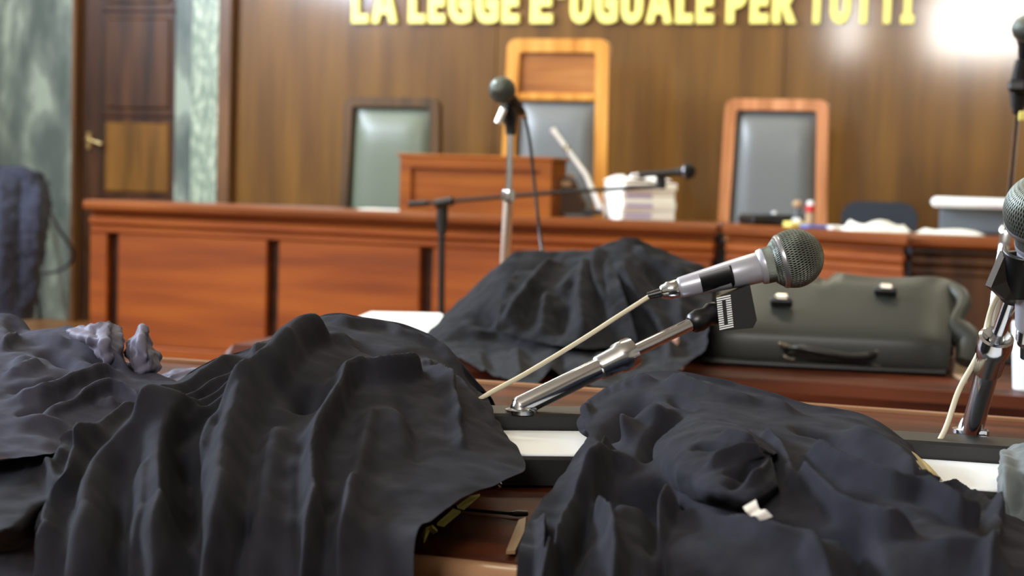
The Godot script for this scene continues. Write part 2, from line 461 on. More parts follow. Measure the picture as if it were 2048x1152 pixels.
const ROBE_A_FOLDS := [
	[0.0038, 0.0108, 0.4, [-0.5258, 0.9793, -1.1096, -0.5182, 0.9775, -1.0758, -0.511, 0.9744, -1.0366, -0.5126, 0.9694, -1.0164, -0.5149, 0.9655, -1.0003, -0.5159, 0.9626, -0.982, -0.515, 0.9599, -0.9618, -0.5145, 0.9568, -0.9436, -0.5138, 0.9535, -0.9264, -0.5112, 0.9507, -0.9079, -0.5102, 0.9469, -0.8933, -0.506, 0.944, -0.8752, -0.5057, 0.9411, -0.8673]],
	[0.0033, 0.0096, -0.4, [-0.4847, 0.9783, -1.0072, -0.4858, 0.9746, -0.9949, -0.4893, 0.9688, -0.982, -0.4912, 0.9637, -0.967, -0.492, 0.9596, -0.9535, -0.4907, 0.9563, -0.9372, -0.4914, 0.9524, -0.9251, -0.4899, 0.949, -0.9073, -0.4884, 0.9456, -0.8902, -0.487, 0.9435, -0.8778]],
	[0.0039, 0.0108, 0.4, [-0.4683, 0.9843, -1.0215, -0.4636, 0.9804, -0.999, -0.4577, 0.9751, -0.9692, -0.4565, 0.969, -0.9493, -0.4557, 0.9646, -0.9303, -0.4603, 0.9589, -0.9218, -0.4602, 0.9547, -0.9067, -0.458, 0.9489, -0.8867, -0.4555, 0.943, -0.871, -0.4464, 0.9381, -0.8475, -0.4389, 0.9344, -0.8304]],
	[0.0035, 0.0096, 0.3, [-0.5527, 0.9711, -1.1124, -0.5525, 0.9683, -1.0941, -0.5368, 0.9688, -1.0393, -0.5345, 0.9658, -1.0127, -0.5321, 0.9634, -0.9902, -0.5362, 0.9593, -0.981, -0.5363, 0.9562, -0.9657, -0.5286, 0.9549, -0.9365, -0.527, 0.9518, -0.9195, -0.5259, 0.9496, -0.9079]],
	[0.0029, 0.0072, 0.3, [-0.3927, 0.9649, -1.1353, -0.3772, 0.9604, -1.1109, -0.3567, 0.9556, -1.077, -0.3378, 0.9506, -1.0489, -0.3247, 0.9463, -1.0316]],
	[0.003, 0.0072, -0.3, [-0.379, 0.9675, -1.0686, -0.3639, 0.9627, -1.0385, -0.344, 0.9574, -0.9968, -0.3316, 0.9537, -0.9693, -0.3199, 0.95, -0.9429, -0.3102, 0.9485, -0.9198]],
	[0.006, 0.0084, 0.4, [-0.3822, 0.9619, -0.9434, -0.3755, 0.9594, -0.9242, -0.3684, 0.9552, -0.9027, -0.3607, 0.9508, -0.8796, -0.3536, 0.9465, -0.8575, -0.347, 0.9417, -0.8365, -0.3402, 0.9369, -0.8163, -0.3351, 0.9341, -0.8027, -0.3311, 0.9313, -0.7925, -0.3232, 0.9293, -0.7736, -0.316, 0.9236, -0.7564, -0.3135, 0.9195, -0.7506, -0.3105, 0.9146, -0.7434, -0.3076, 0.9087, -0.7367, -0.3052, 0.9021, -0.7314, -0.3026, 0.8955, -0.7253, -0.3006, 0.8888, -0.7207, -0.2993, 0.8819, -0.718, -0.2986, 0.8755, -0.7166, -0.2978, 0.8704, -0.7147, -0.2973, 0.8665, -0.7137]],
	[0.0064, -0.006, 0, [-0.3824, 0.9682, -0.9973, -0.3727, 0.9649, -0.9804, -0.3598, 0.9602, -0.9583, -0.3482, 0.9557, -0.9365, -0.3386, 0.9515, -0.9145, -0.3296, 0.9478, -0.8916, -0.3229, 0.9457, -0.8741]],
	[0.012, 0.0264, -0.85, [-0.4818, 0.9906, -1.1123, -0.4805, 0.9896, -1.0819, -0.4775, 0.988, -1.0464, -0.47, 0.9821, -1.0103, -0.4665, 0.9783, -0.9897, -0.4615, 0.9741, -0.9642, -0.4595, 0.9684, -0.9473, -0.4542, 0.9635, -0.9271, -0.4478, 0.9584, -0.9068, -0.4414, 0.9532, -0.8875, -0.4356, 0.9488, -0.8706, -0.4278, 0.9449, -0.8507, -0.4183, 0.9382, -0.8278, -0.4118, 0.9345, -0.8132, -0.4045, 0.9304, -0.7971, -0.3955, 0.9266, -0.7778, -0.3875, 0.9222, -0.7607, -0.3833, 0.9159, -0.7509, -0.3801, 0.9094, -0.7433, -0.3776, 0.903, -0.7374, -0.3752, 0.8965, -0.7317, -0.373, 0.8895, -0.7263, -0.3714, 0.8819, -0.7224, -0.3701, 0.8745, -0.7192, -0.369, 0.8678, -0.7164, -0.3685, 0.862, -0.7148, -0.3684, 0.8574, -0.7143]],
	[0.0097, 0.0216, -0.8, [-0.4986, 0.9555, -0.9398, -0.4979, 0.9529, -0.9236, -0.4983, 0.9489, -0.907, -0.4948, 0.946, -0.8883, -0.4894, 0.943, -0.8696, -0.4835, 0.9393, -0.855, -0.4748, 0.9345, -0.8386, -0.4673, 0.93, -0.8257, -0.4576, 0.9253, -0.81, -0.4456, 0.9205, -0.7906, -0.4354, 0.9185, -0.7739, -0.4257, 0.9162, -0.7584, -0.4199, 0.9117, -0.75, -0.4154, 0.906, -0.7438, -0.4104, 0.8998, -0.7364, -0.4072, 0.8941, -0.7317, -0.4045, 0.887, -0.728, -0.401, 0.8799, -0.7226, -0.3984, 0.8724, -0.7188, -0.3966, 0.8651, -0.7165, -0.3955, 0.8588, -0.715, -0.3945, 0.8543, -0.7139]],
	[0.0071, -0.0144, 0, [-0.4753, 0.9422, -0.8757, -0.4674, 0.9383, -0.8585, -0.4548, 0.9325, -0.8336, -0.4464, 0.9293, -0.8188, -0.4387, 0.9249, -0.806, -0.4286, 0.9214, -0.7892, -0.4162, 0.9196, -0.7682, -0.4077, 0.917, -0.7546, -0.4034, 0.9128, -0.7491, -0.3996, 0.9077, -0.7445, -0.3945, 0.9013, -0.7371, -0.3917, 0.8958, -0.7331, -0.3885, 0.8893, -0.7282, -0.3849, 0.8823, -0.7226, -0.3828, 0.8744, -0.7195, -0.3809, 0.8671, -0.7169, -0.3793, 0.8609, -0.7147, -0.3788, 0.8561, -0.7143]],
	[0.0048, 0.0084, 0.5, [-0.4651, 0.9495, -0.8959, -0.4586, 0.9446, -0.879, -0.4459, 0.9396, -0.8498, -0.4369, 0.9352, -0.8303, -0.4278, 0.9305, -0.8112, -0.4225, 0.9268, -0.7998]],
	[0.0086, 0.0192, 0.3, [-0.509, 0.9525, -0.9196, -0.507, 0.9506, -0.9053, -0.5073, 0.9468, -0.891, -0.5057, 0.9434, -0.8726, -0.5067, 0.9397, -0.8619, -0.505, 0.9354, -0.843, -0.5044, 0.9306, -0.8304, -0.5022, 0.9272, -0.8166, -0.494, 0.922, -0.7957, -0.4863, 0.9187, -0.7812, -0.477, 0.9148, -0.7648, -0.4659, 0.911, -0.7457, -0.4619, 0.9036, -0.7383, -0.4584, 0.8959, -0.7318, -0.4557, 0.8898, -0.7268, -0.454, 0.8822, -0.7235, -0.4515, 0.8746, -0.719, -0.4502, 0.8666, -0.7164, -0.4492, 0.8592, -0.7144, -0.4488, 0.8526, -0.7135, -0.4482, 0.8481, -0.7123]],
	[0.0048, 0.0096, -0.5, [-0.5475, 0.9525, -0.9718, -0.537, 0.952, -0.9425, -0.5288, 0.9495, -0.9132, -0.5266, 0.9454, -0.8954, -0.5244, 0.9422, -0.8791, -0.5236, 0.9386, -0.8659, -0.5227, 0.9351, -0.8551, -0.5156, 0.9312, -0.8362, -0.5106, 0.928, -0.825]],
	[0.0053, 0.0156, -0.7, [-0.5647, 0.9494, -0.9725, -0.5626, 0.9466, -0.9577, -0.5609, 0.9425, -0.9396, -0.555, 0.9401, -0.9162, -0.5441, 0.9394, -0.8839, -0.5432, 0.9352, -0.8714, -0.5368, 0.9315, -0.8538, -0.528, 0.928, -0.8339, -0.5202, 0.9238, -0.8151, -0.5165, 0.917, -0.8032, -0.5135, 0.9137, -0.7951, -0.5089, 0.9105, -0.7847, -0.4916, 0.9065, -0.7555, -0.4877, 0.9026, -0.7488, -0.485, 0.8968, -0.7441, -0.4828, 0.8898, -0.7402, -0.4803, 0.8823, -0.7359, -0.4779, 0.8745, -0.7318, -0.4775, 0.8659, -0.7307, -0.475, 0.8589, -0.7266, -0.4754, 0.8512, -0.7269, -0.4751, 0.8452, -0.7261, -0.4746, 0.8409, -0.7251]],
	[0.0039, 0.012, 0, [-0.5568, 0.9285, -0.8605, -0.5816, 0.9296, -0.9016, -0.5782, 0.9343, -0.9098, -0.5675, 0.9338, -0.9115, -0.5325, 0.9331, -0.8544]],
	[0.0043, 0.0108, 0.6, [-0.5717, 0.9279, -0.8643, -0.5587, 0.9254, -0.849, -0.541, 0.9231, -0.8271, -0.5264, 0.9207, -0.8081, -0.5239, 0.9158, -0.8062]],
	[0.0041, 0.0096, 0.4, [-0.5069, 0.8979, -0.7617, -0.5104, 0.9033, -0.7725, -0.52, 0.9073, -0.7937, -0.523, 0.9137, -0.805]],
	[0.0062, 0.0132, 0.6, [-0.5358, 0.9861, -1.1677, -0.5402, 0.982, -1.1626, -0.5344, 0.9795, -1.1296, -0.5362, 0.9749, -1.1119, -0.5193, 0.9764, -1.0594, -0.5254, 0.9717, -1.0491, -0.5296, 0.9681, -1.034, -0.528, 0.9665, -1.0139, -0.5284, 0.9641, -0.9956, -0.5281, 0.9617, -0.9764, -0.5278, 0.9593, -0.96, -0.5258, 0.9559, -0.9387, -0.5246, 0.952, -0.9218, -0.5228, 0.9497, -0.9088]],
	[0.0049, 0.0096, -0.5, [-0.4874, 0.9871, -1.054, -0.4869, 0.9846, -1.0392, -0.4887, 0.9804, -1.0235, -0.4931, 0.9752, -1.0116, -0.4952, 0.9709, -0.9972, -0.4982, 0.9658, -0.9817, -0.4995, 0.9613, -0.9641, -0.5011, 0.9573, -0.9501, -0.5009, 0.9532, -0.9289, -0.4998, 0.9507, -0.9135]],
	[0.0038, 0.0072, 0.5, [-0.5444, 0.9783, -1.1488, -0.5516, 0.9739, -1.1486, -0.5431, 0.9726, -1.1098, -0.538, 0.9704, -1.0774, -0.5313, 0.9697, -1.0451, -0.5317, 0.9675, -1.0245, -0.5329, 0.9659, -1.0077, -0.5417, 0.9626, -1.0113]],
	[0.0054, -0.012, 0, [-0.484, 0.9814, -1.0219, -0.4811, 0.9775, -1.0034, -0.477, 0.9722, -0.9778, -0.4758, 0.9665, -0.9586, -0.4751, 0.9612, -0.9413, -0.4755, 0.9558, -0.9263, -0.4763, 0.952, -0.9172]],
	[0.0077, 0.0216, -0.85, [-0.3932, 0.9722, -1.0808, -0.3954, 0.9727, -1.0666, -0.3973, 0.9738, -1.0443, -0.4017, 0.9741, -1.0303, -0.4092, 0.9745, -1.0169, -0.4174, 0.9739, -1.0104, -0.4182, 0.9723, -0.9861, -0.4102, 0.9674, -0.9601, -0.3997, 0.9625, -0.9295, -0.3943, 0.9587, -0.9077, -0.3896, 0.9556, -0.888, -0.3828, 0.95, -0.8605, -0.3727, 0.944, -0.8335, -0.3678, 0.9409, -0.8229, -0.3618, 0.9375, -0.8104, -0.3551, 0.9333, -0.7967, -0.3447, 0.93, -0.7746, -0.3369, 0.9238, -0.7585, -0.3339, 0.9192, -0.7523, -0.3302, 0.914, -0.7444, -0.327, 0.9076, -0.738, -0.3242, 0.9007, -0.7323, -0.3212, 0.894, -0.7261, -0.3189, 0.8869, -0.7217, -0.3173, 0.88, -0.7186, -0.3162, 0.8736, -0.7166, -0.3152, 0.8684, -0.7147, -0.3148, 0.8642, -0.7141]],
	[0.0132, -0.0192, 0, [-0.4313, 0.9736, -0.982, -0.4296, 0.971, -0.9676, -0.4257, 0.9684, -0.9454, -0.4222, 0.9658, -0.9249, -0.4221, 0.9629, -0.9149]],
	[0.0038, -0.0108, 0, [-0.3938, 0.9527, -0.8702, -0.3897, 0.9502, -0.8601, -0.3827, 0.9467, -0.8433, -0.3736, 0.9403, -0.8225, -0.3679, 0.9369, -0.8099, -0.3614, 0.9329, -0.7956, -0.3526, 0.9297, -0.7764, -0.3458, 0.9252, -0.7616, -0.3413, 0.9194, -0.752, -0.3375, 0.9134, -0.7441, -0.3348, 0.9073, -0.7382, -0.3318, 0.9013, -0.7319, -0.3297, 0.8942, -0.7275, -0.3274, 0.887, -0.7228, -0.3255, 0.88, -0.7189, -0.3245, 0.8731, -0.7169, -0.3234, 0.8676, -0.7147, -0.323, 0.8631, -0.7141]],
	[0.0093, 0.0108, 0.2, [-0.4246, 0.9587, -0.8982, -0.4174, 0.9556, -0.8804, -0.4098, 0.9504, -0.8609, -0.4021, 0.9446, -0.8413, -0.3952, 0.9406, -0.8248, -0.3886, 0.9362, -0.8086, -0.3818, 0.9316, -0.7925, -0.3737, 0.928, -0.7738, -0.3676, 0.924, -0.7597, -0.3643, 0.9187, -0.7518, -0.3621, 0.9122, -0.7461, -0.3589, 0.9047, -0.7386, -0.3564, 0.8994, -0.7332, -0.3533, 0.8932, -0.7266, -0.3516, 0.8856, -0.7228, -0.3501, 0.878, -0.7195, -0.3488, 0.8708, -0.7167, -0.348, 0.8646, -0.7151, -0.3474, 0.8602, -0.7138]],
	[0.0076, -0.0168, 0, [-0.4741, 0.9888, -1.1156, -0.467, 0.9869, -1.1163, -0.4531, 0.9853, -1.1079, -0.441, 0.9834, -1.1056, -0.4288, 0.9817, -1.1076, -0.4195, 0.9792, -1.1195, -0.4164, 0.9762, -1.1379]],
	[0.0034, 0.012, 0.2, [-0.4937, 0.9918, -1.1127, -0.485, 0.991, -1.1149, -0.4741, 0.9896, -1.1157, -0.4545, 0.9859, -1.0986, -0.4484, 0.9843, -1.1034, -0.438, 0.9834, -1.1033, -0.4288, 0.9819, -1.1048, -0.4205, 0.9794, -1.112, -0.4129, 0.977, -1.1174, -0.407, 0.9727, -1.1288, -0.3999, 0.9708, -1.1267]],
	[0.0065, 0.0108, 0.5, [-0.5283, 0.992, -1.1901, -0.5238, 0.9908, -1.2012, -0.503, 0.9926, -1.1835, -0.4949, 0.991, -1.1954, -0.4874, 0.989, -1.2065, -0.4769, 0.9875, -1.2102, -0.4609, 0.9869, -1.1987, -0.4504, 0.9841, -1.1992, -0.4401, 0.9806, -1.1991, -0.4282, 0.9763, -1.1932, -0.4135, 0.9701, -1.1799, -0.4009, 0.9621, -1.1708, -0.393, 0.9561, -1.1667]],
	[0.0033, 0.0096, -0.4, [-0.4049, 0.9737, -1.107, -0.3848, 0.9682, -1.0846, -0.3698, 0.9645, -1.0584, -0.3583, 0.9614, -1.0372]],
	[0.0042, 0.0084, 0.4, [-0.3986, 0.9727, -1.103, -0.3883, 0.9694, -1.0855, -0.3719, 0.9658, -1.0551, -0.3592, 0.9615, -1.0326, -0.3415, 0.9566, -0.9945, -0.3297, 0.9528, -0.968]],
	[0.0031, 0.006, 0, [-0.4057, 0.9672, -1.1663, -0.3979, 0.9613, -1.1651, -0.3907, 0.9516, -1.1726, -0.3819, 0.9453, -1.167, -0.358, 0.9457, -1.1149, -0.3444, 0.9449, -1.0873]],
	[0.0146, 0.0084, 0, [-0.388, 0.9673, -0.9749, -0.3775, 0.9638, -0.9585, -0.364, 0.9589, -0.938, -0.352, 0.9547, -0.9197, -0.3374, 0.9501, -0.8973, -0.3275, 0.947, -0.882]],
	[0.0079, 0.0084, 0.3, [-0.3485, 0.9419, -0.832, -0.3446, 0.9389, -0.8217, -0.3391, 0.9348, -0.8072, -0.3317, 0.9311, -0.7881, -0.3236, 0.9286, -0.7674, -0.3204, 0.9247, -0.7583, -0.3184, 0.9207, -0.7522, -0.3165, 0.9158, -0.7462, -0.3137, 0.9094, -0.7387, -0.3114, 0.9045, -0.733, -0.3093, 0.8981, -0.7278, -0.3077, 0.8907, -0.7239, -0.3063, 0.8831, -0.7204, -0.305, 0.8761, -0.7174, -0.3041, 0.8701, -0.7151, -0.3036, 0.8656, -0.714]],
	[0.0037, -0.0096, 0, [-0.3827, 0.9272, -0.7738, -0.3788, 0.923, -0.7607, -0.3772, 0.916, -0.7515, -0.3765, 0.9113, -0.7469, -0.3731, 0.9033, -0.7381, -0.3711, 0.8985, -0.7338, -0.3685, 0.8922, -0.7284, -0.3661, 0.8849, -0.7234, -0.364, 0.8772, -0.7192, -0.3631, 0.8694, -0.7172, -0.3619, 0.8631, -0.7148, -0.3617, 0.8583, -0.7143]],
	[0.0049, -0.0096, 0, [-0.4767, 0.9245, -0.8015, -0.47, 0.9215, -0.7888, -0.4596, 0.9179, -0.7694, -0.4511, 0.9137, -0.7537, -0.4479, 0.9092, -0.7475, -0.4446, 0.9047, -0.7416, -0.4406, 0.8971, -0.7346, -0.4385, 0.8916, -0.731, -0.4358, 0.8849, -0.7265, -0.4332, 0.8772, -0.7222, -0.4311, 0.8692, -0.7188, -0.4297, 0.8615, -0.7164, -0.4288, 0.8548, -0.715, -0.4283, 0.85, -0.7141]],
	[0.0044, 0.0072, -0.4, [-0.4797, 0.9312, -0.829, -0.4728, 0.9284, -0.8155, -0.4644, 0.9239, -0.7991, -0.4546, 0.919, -0.7807, -0.4437, 0.9169, -0.7612, -0.4377, 0.9122, -0.7505, -0.4336, 0.9058, -0.7431, -0.4295, 0.898, -0.7357, -0.4268, 0.8923, -0.7311, -0.4241, 0.8854, -0.7264, -0.4216, 0.8778, -0.7221, -0.4199, 0.8699, -0.7191, -0.4185, 0.8625, -0.7167, -0.4173, 0.8562, -0.7147, -0.417, 0.8514, -0.7142]]]
const ROBE_B_COLUMNS := 14
const ROBE_B_SHAPE := [
	-0.2605, 0.905, -1.0872, -0.2636, 0.905, -1.1396, -0.2768, 0.905, -1.1777, -0.2737, 0.905, -1.2107, -0.2619, 0.905, -1.2359, -0.2441, 0.905, -1.2417, -0.217, 0.905, -1.2396, -0.1742, 0.905, -1.2314, -0.1227, 0.905, -1.2047, -0.0824, 0.905, -1.1957, -0.0496, 0.905, -1.163, -0.0295, 0.905, -1.1051, 0.0064, 0.905, -1.0738, 0.041, 0.905, -1.0208,
	-0.2605, 0.9295, -1.0372, -0.2636, 0.9418, -1.0896, -0.2768, 0.9451, -1.1277, -0.2737, 0.9528, -1.1607, -0.2619, 0.9611, -1.1859, -0.2441, 0.9666, -1.1917, -0.217, 0.9675, -1.1896, -0.1742, 0.9624, -1.1814, -0.1227, 0.9564, -1.1547, -0.0824, 0.952, -1.1457, -0.0496, 0.9411, -1.113, -0.0295, 0.9262, -1.0551, 0.0064, 0.9218, -1.0238, 0.041, 0.916, -0.9708,
	-0.2605, 0.9335, -1.0072, -0.2636, 0.9458, -1.0596, -0.2768, 0.9491, -1.0977, -0.2737, 0.9568, -1.1307, -0.2619, 0.9651, -1.1559, -0.2441, 0.9706, -1.1617, -0.217, 0.9715, -1.1596, -0.1742, 0.9664, -1.1514, -0.1227, 0.9604, -1.1247, -0.0824, 0.956, -1.1157, -0.0496, 0.9451, -1.083, -0.0295, 0.9302, -1.0251, 0.0064, 0.9258, -0.9938, 0.041, 0.92, -0.9408,
	-0.2522, 0.9295, -0.9223, -0.247, 0.9366, -0.956, -0.244, 0.944, -0.9814, -0.2338, 0.9484, -1.0008, -0.2205, 0.9573, -1.015, -0.2013, 0.9632, -1.0186, -0.173, 0.9671, -1.0177, -0.1394, 0.9655, -1.0121, -0.1023, 0.9627, -0.9952, -0.068, 0.9615, -0.99, -0.0395, 0.9516, -0.9699, -0.019, 0.9405, -0.9341, 0.0102, 0.9356, -0.9141, 0.0391, 0.9291, -0.8794,
	-0.246, 0.9291, -0.868, -0.2385, 0.9291, -0.8902, -0.2295, 0.9357, -0.9077, -0.2143, 0.9392, -0.9207, -0.1966, 0.9467, -0.9304, -0.1773, 0.9541, -0.9327, -0.1486, 0.9579, -0.9326, -0.1183, 0.9595, -0.9289, -0.0879, 0.9594, -0.9174, -0.0566, 0.9597, -0.9142, -0.0321, 0.9528, -0.9005, -0.011, 0.9452, -0.877, 0.0125, 0.9395, -0.8626, 0.0382, 0.9341, -0.8387,
	-0.2388, 0.9289, -0.8247, -0.2287, 0.9255, -0.8391, -0.2173, 0.93, -0.8502, -0.1992, 0.9329, -0.8587, -0.1792, 0.9392, -0.8652, -0.1597, 0.9449, -0.8667, -0.1317, 0.9488, -0.8667, -0.1038, 0.9517, -0.8643, -0.0761, 0.9541, -0.8571, -0.0483, 0.9556, -0.8549, -0.0258, 0.9513, -0.846, -0.0052, 0.9471, -0.831, 0.0146, 0.9408, -0.821, 0.0375, 0.9379, -0.8051,
	-0.2315, 0.9277, -0.7881, -0.2195, 0.9244, -0.7965, -0.2062, 0.927, -0.803, -0.1868, 0.9278, -0.8078, -0.1661, 0.9331, -0.8116, -0.1464, 0.9375, -0.8126, -0.1201, 0.9413, -0.8125, -0.0928, 0.9441, -0.8113, -0.0672, 0.9474, -0.8072, -0.0424, 0.95, -0.8057, -0.0214, 0.9481, -0.8004, -0.0009, 0.9457, -0.7919, 0.0167, 0.9415, -0.7857, 0.0369, 0.9398, -0.776,
	-0.224, 0.925, -0.7563, -0.2117, 0.9229, -0.7597, -0.1967, 0.9237, -0.7626, -0.1764, 0.9253, -0.7647, -0.1555, 0.9271, -0.7663, -0.1362, 0.9315, -0.7667, -0.1101, 0.9342, -0.7668, -0.0845, 0.9369, -0.7663, -0.0605, 0.9397, -0.7644, -0.0371, 0.9423, -0.7638, -0.0174, 0.9424, -0.7612, 0.0019, 0.9429, -0.7576, 0.0185, 0.9417, -0.7548, 0.0363, 0.9424, -0.7502,
	-0.2163, 0.8782, -0.725, -0.2021, 0.8799, -0.725, -0.1865, 0.8818, -0.725, -0.1655, 0.8844, -0.725, -0.1448, 0.8869, -0.725, -0.1256, 0.8893, -0.725, -0.1009, 0.8923, -0.725, -0.0766, 0.8953, -0.725, -0.054, 0.8981, -0.725, -0.0318, 0.9008, -0.725, -0.0121, 0.9032, -0.725, 0.0051, 0.9053, -0.725, 0.021, 0.9073, -0.725, 0.0377, 0.9094, -0.725,
	-0.2163, 0.7582, -0.721, -0.2021, 0.7599, -0.721, -0.1865, 0.7618, -0.721, -0.1655, 0.7644, -0.721, -0.1448, 0.7669, -0.721, -0.1256, 0.7693, -0.721, -0.1009, 0.7723, -0.721, -0.0766, 0.7753, -0.721, -0.054, 0.7781, -0.721, -0.0318, 0.7808, -0.721, -0.0121, 0.7832, -0.721, 0.0051, 0.7853, -0.721, 0.021, 0.7873, -0.721, 0.0377, 0.7894, -0.721,
	-0.2163, 0.5782, -0.725, -0.2021, 0.5799, -0.725, -0.1865, 0.5818, -0.725, -0.1655, 0.5844, -0.725, -0.1448, 0.5869, -0.725, -0.1256, 0.5893, -0.725, -0.1009, 0.5923, -0.725, -0.0766, 0.5953, -0.725, -0.054, 0.5981, -0.725, -0.0318, 0.6008, -0.725, -0.0121, 0.6032, -0.725, 0.0051, 0.6053, -0.725, 0.021, 0.6073, -0.725, 0.0377, 0.6094, -0.725]
